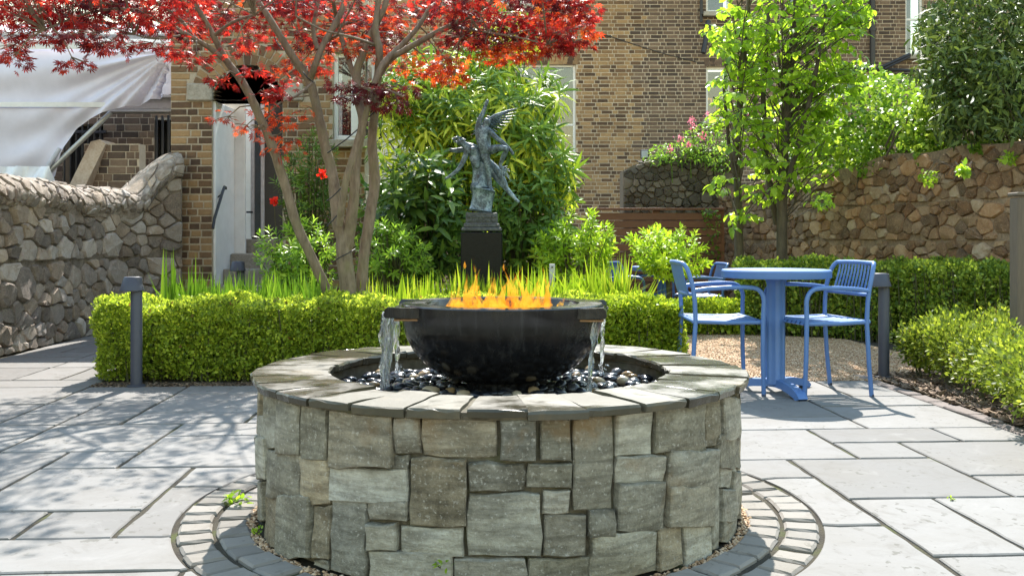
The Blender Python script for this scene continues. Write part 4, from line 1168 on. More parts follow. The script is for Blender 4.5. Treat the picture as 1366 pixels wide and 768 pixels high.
# the rest of the drum, out of sight round the back: courses of stones
s = covR + .01; tot = 2 * math.pi * RW + covL
while s < tot - .02:
    w = min(rnd.uniform(.1, .24), tot - s); z = 0
    while z < CT - .06:
        h = rnd.uniform(.07, .2)
        if z + h > CT - .11: h = CT - .028 - z
        cells.append([[s, z], [s + w, z], [s + w, z + h], [s, z + h]]); z += h
    s += w
for q in cells:
    pts = []
    for k in range(4):
        a, b = q[k], q[(k + 1) % 4]
        L = math.hypot(b[0] - a[0], b[1] - a[1]); n = max(2, min(5, int(L / .045)))
        for i in range(n):
            t = i / n; ax, ay = (b[1] - a[1]) / (L + 1e-6), -(b[0] - a[0]) / (L + 1e-6)
            w = rnd.uniform(-.0055, .0055) if i else rnd.uniform(-.002, .002)
            pts.append((a[0] + (b[0] - a[0]) * t + ax * w, a[1] + (b[1] - a[1]) * t + ay * w))
    # round the four corners a little
    cx = sum(p[0] for p in pts) / len(pts); cy = sum(p[1] for p in pts) / len(pts)
    n = len(pts); g = .0018
    q2 = []
    hw = max(abs(p[0] - cx) for p in pts) + 1e-6; hh = max(abs(p[1] - cy) for p in pts) + 1e-6
    for x, y in pts:
        kx, ky = abs(x - cx) / hw, abs(y - cy) / hh
        c = .0025 if kx > .9 and ky > .9 else 0
        q2.append((x - math.copysign(min(hw * .4, (g + c) * kx), x - cx), y - math.copysign(min(hh * .4, (g + c) * ky), y - cy)))
    hgt = rnd.uniform(.010, .029); bow = rnd.uniform(-.006, .008); tx, ty = rnd.uniform(-.008, .008), rnd.uniform(-.008, .008)
    V = []
    for k, d in ((1, -.05), (1, hgt - .005), (.0, hgt), (.45, hgt + bow)):
        for x, y in q2:
            if k == 1: X, Y = x, y
            elif k == 0: X, Y = x - math.copysign(min(hw * .3, .0045) * abs(x - cx) / hw, x - cx), y - math.copysign(min(hh * .3, .0045) * abs(y - cy) / hh, y - cy)
            else: X, Y = cx + (x - cx) * .45 + rnd.uniform(-.006, .006), cy + (y - cy) * .45 + rnd.uniform(-.006, .006)
            dd = d if d < 0 else d + tx * (X - cx) / hw + ty * (Y - cy) / hh + rnd.uniform(-.0025, .0025)
            V.append(cyl(X, Y, dd))
    V.append(cyl(cx, cy, hgt + bow * 1.2))
    fs = []
    for r_ in range(3):
        for k in range(n):
            k2 = (k + 1) % n; fs.append((r_ * n + k, r_ * n + k2, (r_ + 1) * n + k2, (r_ + 1) * n + k))
    for k in range(n): fs.append((3 * n + k, 3 * n + (k + 1) % n, 4 * n))
    m = MB(); m.add(V, fs); put("stone", m, M['fountain_stone'], ft, smooth=28)
m = MB(); m.lathe([(.60, 0), (.798, 0), (.801, .45), (.60, .455)], FC, 72, closed=True); put("mortar_core", m, M['fountain_mortar'], ft)
m = MB(); m.lathe([(0, .36), (.3, .36), (.605, .372), (.605, .40)], FC, 64); put("basin_floor", m, M['fountain_mortar'], ft)
# flagstone rim
NC = 32; offs = .10
for k in range(NC):
    a0 = -math.pi / 2 + offs + k * 2 * math.pi / NC + rnd.uniform(-.012, .012) + .006
    a1 = -math.pi / 2 + offs + (k + 1) * 2 * math.pi / NC + rnd.uniform(-.012, .012) - .006
    ri, ro = .585 + rnd.uniform(-.008, .010), RC + rnd.uniform(-.006, .008)
    zt = CT + rnd.uniform(-.003, .003); th = rnd.uniform(.022, .027); N = 4
    out = []
    for t in range(N + 1): out.append((ri, a0 + (a1 - a0) * t / N))
    for t in range(1, 4): out.append((ri + (ro - ri) * t / 4, a1 + rnd.uniform(-.004, .003)))
    for t in range(N, -1, -1): out.append((ro + rnd.uniform(-.004, .004), a0 + (a1 - a0) * t / N))
    for t in range(3, 0, -1): out.append((ri + (ro - ri) * t / 4, a0 + rnd.uniform(-.003, .004)))
    n = len(out); V = []; tl = rnd.uniform(-.004, .004)
    am = (a0 + a1) / 2; rm = (ri + ro) / 2
    for z, ins in ((zt - th, .004), (zt - .006, 0), (zt, .005)):
        for r_, a in out:
            rr2 = r_ + (ins if r_ < rm else -ins); aa = a + (am - a) * ins * 1.6
            V.append((FC.x + rr2 * math.cos(aa), FC.y + rr2 * math.sin(aa), z + tl * (r_ - rm) / .13 + (rnd.uniform(-.0015, .0015) if ins else rnd.uniform(-.004, .004))))
    fs = [tuple(reversed(range(n)))]
    for r_ in range(2):
        for q in range(n):
            q2 = (q + 1) % n; fs.append((r_ * n + q, r_ * n + q2, (r_ + 1) * n + q2, (r_ + 1) * n + q))
    fs.append(tuple(2 * n + q for q in range(n)))
    m = MB(); m.add(V, fs); put("coping_stone", m, M['coping'], ft)
m = MB(); m.lathe([(.60, CT - .03), (.83, CT - .03), (.83, CT - .010), (.60, CT - .010)], FC, 72, closed=True); put("bedding_mortar", m, M['fountain_mortar'], ft)

BX = FC.x + .011
# ---- black bowl with two pouring lips
bowl = thing("fire_bowl", (BX, FC.y, .42), "glossy black fire and water bowl standing on dark pebbles inside the stone fountain", "fire bowl")
BT = .716
prof = [(.10, .445), (.16, .450), (.22, .470), (.272, .505), (.311, .548), (.338, .598), (.350, .645), (.354, .69), (.354, BT - .004), (.350, BT), (.272, BT), (.268, BT - .004), (.262, BT - .05), (.22, BT - .065), (0, BT - .065)]
m = MB(); m.lathe(prof, (BX, FC.y, 0), 72); put("basin", m, M['bowl'], bowl, smooth=38)
m = MB(); m.lathe([(0, .40), (.125, .40), (.125, .452), (.10, .46), (0, .46)], (BX, FC.y, 0), 40); put("pedestal", m, M['bowl'], bowl, smooth=38)
for sgn, ang in ((-1, 0.0), (1, -.10)):
    rot = Matrix.Rotation(ang, 3, 'Z')
    T = lambda x, y, z: rot @ Vector((sgn * x, y, 0)) + Vector((BX, FC.y, z))
    hw = .225
    V = []; L_ = .012 if sgn < 0 else -.010; prof2 = [(.235, BT - .040), (.372 + L_, BT - .037), (.378 + L_, BT - .030), (.374 + L_, BT - .010), (.366 + L_, BT - .004), (.30, BT - .006), (.235, BT - .002)]
    for y in (-hw, -hw + .03, -hw + .034, hw - .034, hw - .03, hw):
        for k, (x, z) in enumerate(prof2):
            lip = abs(y) < hw - .031
            V.append(T(x - (.0 if not lip else .0), y, z - (.012 if lip and k in (3, 4, 5) else 0) + (.002 if not lip and k in (4, 5) else 0)))
    w = len(prof2); fs = []
    for i in range(5):
        for k in range(w):
            k2 = (k + 1) % w; f = (i * w + k, (i + 1) * w + k, (i + 1) * w + k2, i * w + k2); fs.append(f if sgn < 0 else f[::-1])
    f = tuple(range(w)); fs.append(f if sgn > 0 else f[::-1]); f = tuple(5 * w + k for k in range(w)); fs.append(f if sgn < 0 else f[::-1])
    m = MB(); m.add(V, fs); sp_ = put("spout", m, M['bowl'], bowl, smooth=30)
    m = MB(); rz = rot.copy(); m.bbox(T(.295, 0, BT - .0445), (.126, hw * 2 - .02, .007), .002, rz); put("drip_plate", m, M['copper'], sp_)
m = MB()
for k in range(260):
    a = rnd.uniform(0, 6.28); r_ = .25 * math.sqrt(rnd.random()); m.tint = rnd.random()
    s_ = rnd.uniform(.008, .018); p = Vector((BX + r_ * math.cos(a), FC.y + r_ * math.sin(a), BT - .058 + rnd.uniform(0, .012)))
    m.add([p + Vector(v) * s_ * rnd.uniform(.7, 1.3) for v in ((1, 0, 0), (0, 1, 0), (-1, 0, 0), (0, -1, 0), (0, 0, 1), (0, 0, -1))], [(0, 1, 4), (1, 2, 4), (2, 3, 4), (3, 0, 4), (1, 0, 5), (2, 1, 5), (3, 2, 5), (0, 3, 5)])
o = put("lava_rock", m, M['pebble'], bowl); o["kind"] = "stuff"

# ---- fire
fire = thing("fire", (FC.x, FC.y, BT - .05), "open orange and yellow flames burning in the black bowl", "fire")
def flame(x, y, h, w, lean, tw):
    m = MB(); n = 9; seg = 13; V = []; T_ = []
    for i in range(seg + 1):
        t = i / seg
        r_ = w * (math.sin(math.pi * min(1, .18 + .82 * t)) ** .9) * (1 - t * .55) * (1 + .35 * math.sin(t * 9 + tw))
        if i == seg: r_ = .0006
        ox = lean * t * t + .35 * w * math.sin(t * 7 + tw) * t ; oy = .3 * w * math.cos(t * 6 + tw * 2) * t
        for k in range(n):
            a = 6.283 * k / n + tw + t * 2
            V.append((x + ox + r_ * math.cos(a) * (1 + .2 * math.sin(3 * a)), y + oy + r_ * .6 * math.sin(a), BT - .055 + h * t)); T_.append(t)
    F_ = [(i * n + k, i * n + (k + 1) % n, (i + 1) * n + (k + 1) % n, (i + 1) * n + k) for i in range(seg) for k in range(n)]
    me = fast_mesh("flame", np.array(V), [np.array(F_)], tint=np.array(T_), smooth=True)
    put("flame", me, M['flame'], fire)
for k in range(66):
    a = rnd.uniform(0, 6.28); r_ = .20 * math.sqrt(rnd.random())
    x = FC.x + .015 + r_ * math.cos(a) * 1.0; y = FC.y + r_ * math.sin(a) * .8
    flame(x, y, rnd.uniform(.045, .105), rnd.uniform(.012, .028), rnd.uniform(-.04, .04), rnd.uniform(0, 6))
for k in range(26):
    a = rnd.uniform(0, 6.28); r_ = .19 * math.sqrt(rnd.random()); flame(FC.x + .015 + r_ * math.cos(a), FC.y + r_ * math.sin(a) * .8, rnd.uniform(.09, .19), rnd.uniform(.005, .012), rnd.uniform(-.06, .06), rnd.uniform(0, 6))
for px, py, w in ((640, 345, .012), (655, 372, .018), (630, 372, .016), (662, 362, .014), (612, 375, .014), (690, 366, .014), (704, 382, .026), (716, 386, .02), (675, 376, .018), (646, 388, .022), (622, 392, .018)):
    p = P(px, py, D0 + rnd.uniform(-.08, .08)); flame(p.x - .01, p.y, p.z - BT + .055, w, rnd.uniform(-.02, .02), rnd.uniform(0, 6))
for px, py, s_ in ((620, 354, .008), (672, 357, .007)):
    p = P(px, py, D0); m = MB(); m.lathe([(0, -s_ * 1.6), (s_ * .6, -s_ * .6), (s_ * .5, s_ * .4), (0, s_ * 2)], p, 7); put("flame", m, M['flame'], fire)

# ---- water falling from the lips
def stream(label, p0, p1, w0, w1, strands, seed, sheet_w=.0, skew=.35):
    r2 = random.Random(seed); w_ = thing("water_stream", (p1[0], p1[1], .43), label, "water stream")
    for s_ in range(strands):
        m = MB(); pts = []; rad = []
        f = (s_ + .5) / strands - .5 if strands > 1 else 0
        ph = r2.uniform(0, 6)
        for i in range(15):
            t = i / 14
            x = p0[0] + (p1[0] - p0[0]) * t ** .5 + r2.uniform(-.0015, .0015); z = p0[2] + (p1[2] - p0[2]) * t
            y = p0[1] + (p1[1] - p0[1]) * t + f * (w0 + (w1 - w0) * t) + .003 * math.sin(t * 14 + ph); x += skew * f * (w0 + (w1 - w0) * t) + .002 * math.sin(t * 11 + ph * 2)
            pts.append((x, y, z)); rad.append((.0058 if strands > 1 else .006) * (1.15 - .35 * t) * (1 + .6 * math.sin(t * 17 + ph * 3)) * r2.uniform(.7, 1.3))
        m.tube(pts, rad, 7); put("strand", m, M['water'], w_, smooth=60)
    if sheet_w:
        m = MB(); V = []
        for i in range(16):
            t = i / 15
            for j in range(9):
                u = j / 8 - .5
                x = p0[0] + (p1[0] - p0[0]) * t ** .5 + .003 * math.sin(u * 19 + t * 8) + skew * u * (w0 + (w1 - w0) * t); z = p0[2] + (p1[2] - p0[2]) * t
                V.append((x, p0[1] + (p1[1] - p0[1]) * t + u * (w0 + (w1 - w0) * t), z))
        n = len(V); V2 = [(x + .0025, y, z) for x, y, z in V]
        F_ = [(i * 9 + j, i * 9 + j + 1, (i + 1) * 9 + j + 1, (i + 1) * 9 + j) for i in range(15) for j in range(8)]
        F2 = [tuple(reversed([q + n for q in f])) for f in F_]
        edge = [(i * 9, (i + 1) * 9, n + (i + 1) * 9, n + i * 9) for i in range(15)] + [((i + 1) * 9 + 8, i * 9 + 8, n + i * 9 + 8, n + (i + 1) * 9 + 8) for i in range(15)]
        m.add(V + V2, F_ + F2 + edge); put("water_sheet", m, M['water'], w_, smooth=60)
    # splash
    m = MB()
    for k in range(16):
        a = r2.uniform(0, 6.28); r_ = r2.uniform(.005, .035); s_ = r2.uniform(.0015, .0035)
        m.lathe([(0, -s_), (s_, 0), (0, s_)], (p1[0] + r_ * math.cos(a), p1[1] + r_ * math.sin(a), .44 + r2.uniform(0, .03)), 5)
    o = put("splash_drops", m, M['water'], w_); o["kind"] = "stuff"
zl = BT - .026
stream("wide sheet of water pouring over the near end of the lip opposite the blue table", (FC.x - .374, 3.33, zl), (FC.x - .392, 3.30, .432), .12, .05, 7, 1, 1, .3)
stream("thin stream of water at the far end of the lip opposite the blue table", (FC.x - .376, 3.55, zl), (FC.x - .385, 3.60, .432), .03, .02, 2, 2)
stream("broken stream of water at the near end of the lip towards the blue table", (FC.x + .335, 3.20, zl), (FC.x + .30, 3.17, .432), .035, .03, 3, 3)
stream("single stream of water at the far end of the lip towards the blue table", (FC.x + .385, 3.55, zl), (FC.x + .378, 3.60, .432), .015, .015, 2, 4)

# ---- pebbles
pv = []
def pebble_mesh(seed):
    r2 = random.Random(seed); bm = bmesh.new(); bmesh.ops.create_icosphere(bm, subdivisions=2, radius=1)
    ph = [r2.uniform(0, 6) for _ in range(3)]
    for v in bm.verts:
        k = 1 + .12 * math.sin(v.co.x * 2.5 + ph[0]) + .10 * math.sin(v.co.y * 3 + ph[1]); v.co *= k
    me = bpy.data.meshes.new("pebble"); bm.to_mesh(me); bm.free(); me.polygons.foreach_set("use_smooth", [True] * len(me.polygons)); return me
PM = [pebble_mesh(k) for k in range(5)]; PMT = [pebble_mesh(k + 9) for k in range(4)]
for q in PM: q.materials.append(M['pebble'])
for q in PMT: q.materials.append(M['pebble_tan'])
placed = []
def place_pebble(x, y, s, z, tan):
    ob = bpy.data.objects.new("pebble", rnd.choice(PMT if tan else PM)); col.objects.link(ob)
    ob.location = (x, y, z); ob.rotation_euler = (rnd.uniform(-.35, .35), rnd.uniform(-.35, .35), rnd.uniform(0, 6.28))
    ob.scale = (s * rnd.uniform(1.0, 1.35), s * rnd.uniform(.8, 1.0), s * rnd.uniform(.5, .7))
    if tan: tag(ob, "smooth tan or cream pebble among the dark wet pebbles in the fountain", "pebble", "pale pebbles in the fountain basin")
    else: tag(ob, "small glossy dark pebble lying in the fountain round the black bowl", "pebble", "dark pebbles in the fountain basin")
tans = [(476, 513), (508, 497), (543, 508), (531, 512), (553, 502), (566, 497), (541, 525), (620, 525), (575, 519), (752, 494), (768, 499), (785, 490), (799, 506), (829, 506), (842, 501), (870, 498), (865, 494), (810, 523), (795, 522), (745, 489), (712, 520), (688, 524), (500, 511), (456, 500), (600, 520), (838, 498)]
for px, py in tans:
    Y = (CAM_H - .432) * 1285 / (py - 317); x = (px - 683) * Y / 1285
    if math.hypot(x - FC.x, Y - FC.y) > .56: continue
    s = rnd.uniform(.018, .026); placed.append((x, Y, s)); place_pebble(x, Y, s, .428, True)
cnt = 0
for _ in range(20000):
    if cnt >= 270: break
    a = rnd.uniform(0, 6.28); r_ = math.sqrt(rnd.uniform(.165 ** 2, .575 ** 2)); x, y = FC.x + r_ * math.cos(a), FC.y + r_ * math.sin(a)
    if y > FC.y + .33: continue
    s = rnd.uniform(.017, .027)
    if any((x - q[0]) ** 2 + (y - q[1]) ** 2 < ((s + q[2]) * .80) ** 2 for q in placed): continue
    placed.append((x, y, s)); cnt += 1; place_pebble(x, y, s, .424 + rnd.uniform(-.006, .008), False)
def pebpts(N):
    a = rng.uniform(0, 6.28, N); r = np.sqrt(rng.uniform(.12 ** 2, .60 ** 2, N)); return np.column_stack([FC.x + r * np.cos(a), FC.y + r * np.sin(a), 0 * a])
def pebble_bed(N):
    oct_me = pebble_mesh(77); nv = len(oct_me.vertices); co = np.empty(nv * 3); oct_me.vertices.foreach_get("co", co); co = co.reshape(-1, 3)
    fc = np.empty(len(oct_me.polygons) * 3, dtype=int); oct_me.polygons.foreach_get("vertices", fc); fc = fc.reshape(-1, 3)
    p = pebpts(N); s = rng.uniform(.014, .024, N); an = rng.uniform(0, 6.28, N)
    v = co[None] * np.stack([s * 1.2, s, s * .6], 1)[:, None]
    c, sn = np.cos(an)[:, None], np.sin(an)[:, None]
    V = np.stack([v[..., 0] * c - v[..., 1] * sn + p[:, :1], v[..., 0] * sn + v[..., 1] * c + p[:, 1:2], v[..., 2] + .402 + rng.uniform(-.008, .012, (N, 1))], -1).reshape(-1, 3)
    return fast_mesh("pebble_bed", V, [(fc[None] + (np.arange(N) * nv)[:, None, None]).reshape(-1, 3)], tint=np.repeat(rng.random(N), nv), smooth=True)
tag(put("pebble_bed", pebble_bed(900), M['pebble']), "deeper layer of dark wet pebbles filling the fountain basin", None, None, "stuff")

# ================================================================ FURNITURE AND LIGHTS
def arc(p0, p1, p2, n=6):
    p0, p1, p2 = Vector(p0), Vector(p1), Vector(p2)
    return [p0 * (1 - t) ** 2 + p1 * 2 * t * (1 - t) + p2 * t * t for t in [k / n for k in range(n + 1)]]
def make_chair(label):
    """faces +X; origin on the floor below the seat centre"""
    t = thing("garden_chair", (0, 0, 0), label, "chair", "blue metal garden chairs")
    m = MB()     # seat pan of bent slats
    for k in range(9):
        y = -.205 + .41 * k / 8
        z0 = .455 + .006 * math.cos(k * .8)
        pts = [(-.185, y, .452), (-.12, y, .444), (0, y, .440), (.10, y, .446), (.175, y, .455), (.205, y, .448), (.215, y, .432)]
        mm = MB(); mm.tube(pts, .0195, 6, sq=.28); put("seat_slat", mm, M['blue'], t, smooth=50, local=True)
    m = MB()
    m.tube([(-.20, -.235, .445), (-.20, .235, .445)], .012, 8); m.tube([(.185, -.235, .437), (.185, .235, .437)], .012, 8)
    for s in (-1, 1): m.tube([(-.21, s * .235, .445), (0, s * .24, .438), (.205, s * .24, .44)], .0125, 8)
    put("seat_frame", m, M['blue'], t, smooth=50, local=True)
    # backrest: looped tube that runs down into the rear legs
    loop = [(-.225, -.235, .0), (-.205, -.238, .20), (-.19, -.24, .44), (-.195, -.242, .56)] + arc((-.205, -.243, .64), (-.235, -.243, .775), (-.262, -.20, .79), 7) + [(-.268, -.1, .792), (-.27, 0, .793)]
    for s in (1, -1):
        m = MB(); m.tube([(x, y * s, z) for x, y, z in loop], .0135, 10, sq=1.0); lg = put("rear_leg", m, M['blue'], t, smooth=50, local=True)
        m = MB(); m.lathe([(0, 0), (.014, 0), (.014, .016), (0, .016)], (-.225, -.235 * s, -.001), 10); put("foot_cap", m, M['black'], lg, local=True)
    m = MB(); m.tube([(-.205, -.24, .605), (-.222, -.1, .602), (-.225, 0, .602), (-.222, .1, .602), (-.205, .24, .605)], .011, 8); put("back_rail", m, M['blue'], t, smooth=50, local=True)
    for k in range(11):
        y = -.185 + .37 * k / 10
        m = MB(); m.tube([(-.220, y, .600), (-.238, y, .66), (-.256, y * .98, .73), (-.266, y * .97, .789)], .0115, 6, sq=.35); put("back_slat", m, M['blue'], t, smooth=50, local=True)
    for s in (-1, 1):
        pts = [(-.20, s * .243, .628), (-.12, s * .252, .640), (.0, s * .262, .648), (.10, s * .266, .650)] + arc((.14, s * .266, .648), (.205, s * .265, .642), (.212, s * .263, .57), 7) + [(.208, s * .258, .44), (.208, s * .252, .25), (.215, s * .246, .0)]
        m = MB(); m.tube(pts, .0135, 10); fl_ = put("arm_and_leg", m, M['blue'], t, smooth=50, local=True); fl_.name = "armrest"
        m = MB(); m.lathe([(0, 0), (.014, 0), (.014, .016), (0, .016)], (.215, s * .246, -.001), 10); put("foot_cap", m, M['black'], fl_, local=True)
    return t
chair = make_chair("blue slatted armchair seen from behind its back, standing between fountain and table")
chair.location = (1.285, 5.985, 0.0)
def dup_chair(label, loc, rz):
    c = copy_tree(chair); c.location = loc; c.rotation_euler = (0, 0, rz); c["label"] = label; return c
dup_chair("blue slatted armchair beside the charcoal bollard light, facing the table", (1.868, 5.905, 0), R(191.7))
dup_chair("distant blue chair half hidden by the tall sword leaves and rounded shrub", P(846, 0, 10.4).to_2d().to_3d() + Vector((0, 0, -.12)), R(-28))
dup_chair("distant blue chair showing beyond the back of the near blue chair", P(932, 0, 10.5).to_2d().to_3d() + Vector((0, 0, -.13)), R(186))
def make_table(label):
    t = thing("bistro_table", (0, 0, 0), label, "table", "blue pedestal tables")
    m = MB(); Rr = .328
    m.lathe([(0, .70), (Rr - .012, .70), (Rr - .002, .702), (Rr, .708), (Rr, .742), (Rr - .006, .749), (Rr - .014, .75), (0, .75)], (0, 0, 0), 64); put("tabletop", m, M['blue'], t, smooth=35, local=True)
    m = MB(); V = []; prof = []
    n = 40
    for k in range(n):
        a = 6.283 * k / n
        r_ = .046 + .004 * (1 if (k // 4) % 2 else 0); r_ += .006 * abs(math.cos(2 * a)) 
        prof.append((r_ * math.cos(a), r_ * math.sin(a)))
    for z, k in ((.05, 1.12), (.075, 1.1), (.085, 1), (.66, 1), (.70, 1.25)): V += [(x * k, y * k, z) for x, y in prof]
    m.add(V, [(i * n + k, i * n + (k + 1) % n, (i + 1) * n + (k + 1) % n, (i + 1) * n + k) for i in range(4) for k in range(n)] + [tuple(reversed(range(n)))]); put("column", m, M['blue'], t, smooth=30, local=True)
    for a in (R(-79), R(41), R(161)):
        d = Vector((math.cos(a), math.sin(a), 0)); sd = Vector((-d.y, d.x, 0)); V = []
        pr = [(.0, .078, .028), (.06, .082, .030), (.13, .080, .031), (.20, .072, .032), (.27, .058, .033), (.315, .042, .034), (.34, .022, .034), (.348, .002, .034)]
        for i, (x, z, w) in enumerate(pr):
            th = .045 if i < 5 else .03
            zb = max(0.0, z - th)
            if i == len(pr) - 1: zb = 0.0; z = .012
            for s_, zz in ((-1, zb), (-1, z), (1, z), (1, zb)): V.append(d * (x - (.03 if zz == zb and i > 4 else 0)) + sd * w * s_ * (.85 if zz == z else 1) + Vector((0, 0, zz)))
        fs = [(0, 1, 2, 3)] + [(i * 4 + k, (i + 1) * 4 + k, (i + 1) * 4 + (k + 1) % 4, i * 4 + (k + 1) % 4) for i in range(len(pr) - 1) for k in range(4)] + [(31, 30, 29, 28)]
        m = MB(); m.add(V, fs); lg = put("foot", m, M['blue'], t, local=True)
        m = MB(); m.bbox(d * .328 + Vector((0, 0, .002)), (.04, .04, .006), .001); put("glide", m, M['black'], lg, local=True)
    return t
table = make_table("round blue metal pedestal table standing between the two near blue chairs")
table.location = (1.616, 5.9, 0)
t2 = copy_tree(table); t2.location = P(883, 0, 10.6).to_2d().to_3d() + Vector((0, 0, -.12)); t2.rotation_euler = (0, 0, .5); t2["label"] = "distant blue table column standing behind the clipped shrub on a stem"

def bollard(label, x, y, h, rz):
    t = thing("bollard_light", (x, y, 0), label, "bollard light", "charcoal bollard lights", rz)
    m = MB(); m.lathe([(0, -.01), (.036, -.01), (.036, h - .004), (.034, h), (0, h)], (0, 0, 0), 28); put("post", m, M['bollard'], t, smooth=40, local=True)
    m = MB(); c = (-.028, 0, h)     # truncated cone hood to one side
    m.lathe([(.0, -.082), (.034, -.082), (.074, -.086), (.076, -.082), (.049, .001), (.045, .004), (0, .004)], c, 32); hd = put("hood", m, M['bollard'], t, smooth=40, local=True)
    m = MB(); m.lathe([(0, -.084), (.058, -.084), (.058, -.088), (0, -.088)], c, 24); put("lens", m, M['lens'], hd, local=True)
    m = MB(); m.lathe([(0, 0), (.058, 0), (.058, .006), (.04, .012), (0, .012)], (0, 0, 0), 24); put("base_plate", m, M['bollard'], t, smooth=40, local=True)
    return t
bollard("charcoal bollard light with cone hood in front of the long box hedge", P(182, 0, 6.13).x, 6.13, .692, R(0))
bollard("charcoal bollard light with cone hood beside the blue chair and gravel", P(1179, 0, 6.52).x, 6.52, .70, R(0))
b = bollard("dark lamp hood showing above the sword leaves below the porch steps", P(321, 0, 9.0).x, 9.0, P(0, 349, 9.0).z, R(10))
st = thing("metal_stake", (P(736.5, 0, 7.6).x, 7.6, 0), "short pale metal stake standing among the sword leaves under the rounded shrub", "stake")
m = MB(); m.bbox((P(736.5, 0, 7.6).x, 7.6, P(0, 352, 7.6).z / 2), (.045, .03, P(0, 352, 7.6).z), .004); put("post", m, M['pale_metal'], st)
m = MB(); m.bbox((P(736.5, 0, 7.6).x, 7.58, P(0, 356, 7.6).z), (.012, .02, .012), .002); put("bolt", m, M['black'], st)

# ================================================================ STATUE on its pedestal (a plain winged pair)
SY = 8.2
ped = thing("pedestal", (P(643, 0, SY).x, SY, 0), "polished black granite pedestal with a carved stone plinth carrying the bronze statue", "pedestal")
sx = P(643, 0, SY).x; pzs = lambda py: P(0, py, SY).z
m = MB(); m.bbox((sx, SY, pzs(310) / 2), (.345, .34, pzs(310)), .006); put("shaft", m, M['granite'], ped)
m = MB(); m.bbox((sx, SY, pzs(306) ), (.335, .33, .03), .01); m.bbox((sx, SY, pzs(301)), (.30, .295, .04), .012); put("moulding", m, M['plinth'], ped)
m = MB(); m.bbox((sx, SY, (pzs(284) + pzs(299)) / 2), (.265, .26, pzs(284) - pzs(299)), .006)
for k in range(6):
    for j in range(2): m.bbox((sx - .105 + k * .042, SY - .131, pzs(295) + .035 * j), (.03, .012, .018), .004)
put("carved_block", m, M['plinth'], ped)
stt = thing("bronze_statue", (sx, SY, pzs(284)), "green bronze statue of a winged figure with raised arm carrying another figure", "statue")
def skin(name, verts, edges, root, mat, lv=2):
    """verts: (px, py, depth offset, radius in metres); first is the root"""
    me = bpy.data.meshes.new(name + "_frame")
    me.from_pydata([P(x, y, SY + d) for x, y, d, r_ in verts], edges, [])
    ob = bpy.data.objects.new(name, me); col.objects.link(ob)
    sk = ob.modifiers.new("skin", 'SKIN'); sk.use_smooth_shade = True
    sv = me.skin_vertices[0].data
    for k, v in enumerate(verts): sv[k].radius = (v[3], v[3])
    sv[0].use_root = True
    ss = ob.modifiers.new("sub", 'SUBSURF'); ss.levels = lv; ss.render_levels = lv
    dg = bpy.context.evaluated_depsgraph_get(); dg.update()
    m2 = bpy.data.meshes.new_from_object(ob.evaluated_get(dg)); m2.name = name
    bpy.data.objects.remove(ob)
    m2.polygons.foreach_set("use_smooth", [True] * len(m2.polygons))
    return put(name, m2, mat, root)
K = .001
skin("winged_figure", [(645, 199, 0, 0.0589), (644, 186, -.01, 0.0550), (644, 176, -.02, 0.0640), (646, 168, -.02, 0.0282), (650, 162, -.025, 0.0397), (652, 158, -.03, 0.0307),
    (638, 171, -.02, 0.0333), (640, 160, -.03, 0.0243), (645, 149, -.03, 0.0192), (649, 138, -.03, 0.0141), (651, 133, -.03, 0.0154),
    (653, 174, -.03, 0.0307), (662, 184, -.05, 0.0230), (671, 190, -.06, 0.0192), (683, 203, -.06, 0.0141), (685, 207, -.06, 0.0128),
    (647, 206, -.04, 0.0422), (651, 221, -.05, 0.0294), (652, 236, -.03, 0.0243), (654, 250, -.04, 0.0179), (657, 255, -.07, 0.0141),
    (654, 201, -.05, 0.0410), (664, 197, -.09, 0.0333), (677, 198, -.10, 0.0282), (671, 210, -.06, 0.0218), (667, 221, -.05, 0.0166), (669, 226, -.07, 0.0115)],
    [(0, 1), (1, 2), (2, 3), (3, 4), (4, 5), (2, 6), (6, 7), (7, 8), (8, 9), (9, 10), (2, 11), (11, 12), (12, 13), (13, 14), (14, 15), (0, 16), (16, 17), (17, 18), (18, 19), (19, 20), (0, 21), (21, 22), (22, 23), (23, 24), (24, 25), (25, 26)], stt, M['bronze'])
skin("carried_figure", [(638, 205, .05, 0.0538), (630, 199, .02, 0.0589), (625, 196, 0, 0.0563), (619, 193, -.01, 0.0256), (614, 189, -.02, 0.0384), (610, 187, -.02, 0.0307),
    (622, 205, -.01, 0.0282), (617, 218, -.02, 0.0218), (610, 228, -.03, 0.0179), (599, 236, -.03, 0.0128), (593, 239, -.03, 0.0102),
    (619, 199, .03, 0.0256), (610, 201, .03, 0.0243), (602, 201, .02, 0.0192), (600, 198, .02, 0.0128),
    (650, 214, .06, 0.0486), (661, 224, .03, 0.0358), (671, 239, 0, 0.0269), (676, 252, 0, 0.0192), (678, 256, 0, 0.0141),
    (655, 228, .05, 0.0384), (668, 243, .02, 0.0282), (680, 257, 0, 0.0218), (689, 267, -.01, 0.0141), (693, 270, -.02, 0.0115)],
    [(0, 1), (1, 2), (2, 3), (3, 4), (4, 5), (2, 6), (6, 7), (7, 8), (8, 9), (9, 10), (2, 11), (11, 12), (12, 13), (13, 14), (0, 15), (15, 16), (16, 17), (17, 18), (18, 19), (15, 20), (20, 21), (21, 22), (22, 23), (23, 24)], stt, M['bronze'])
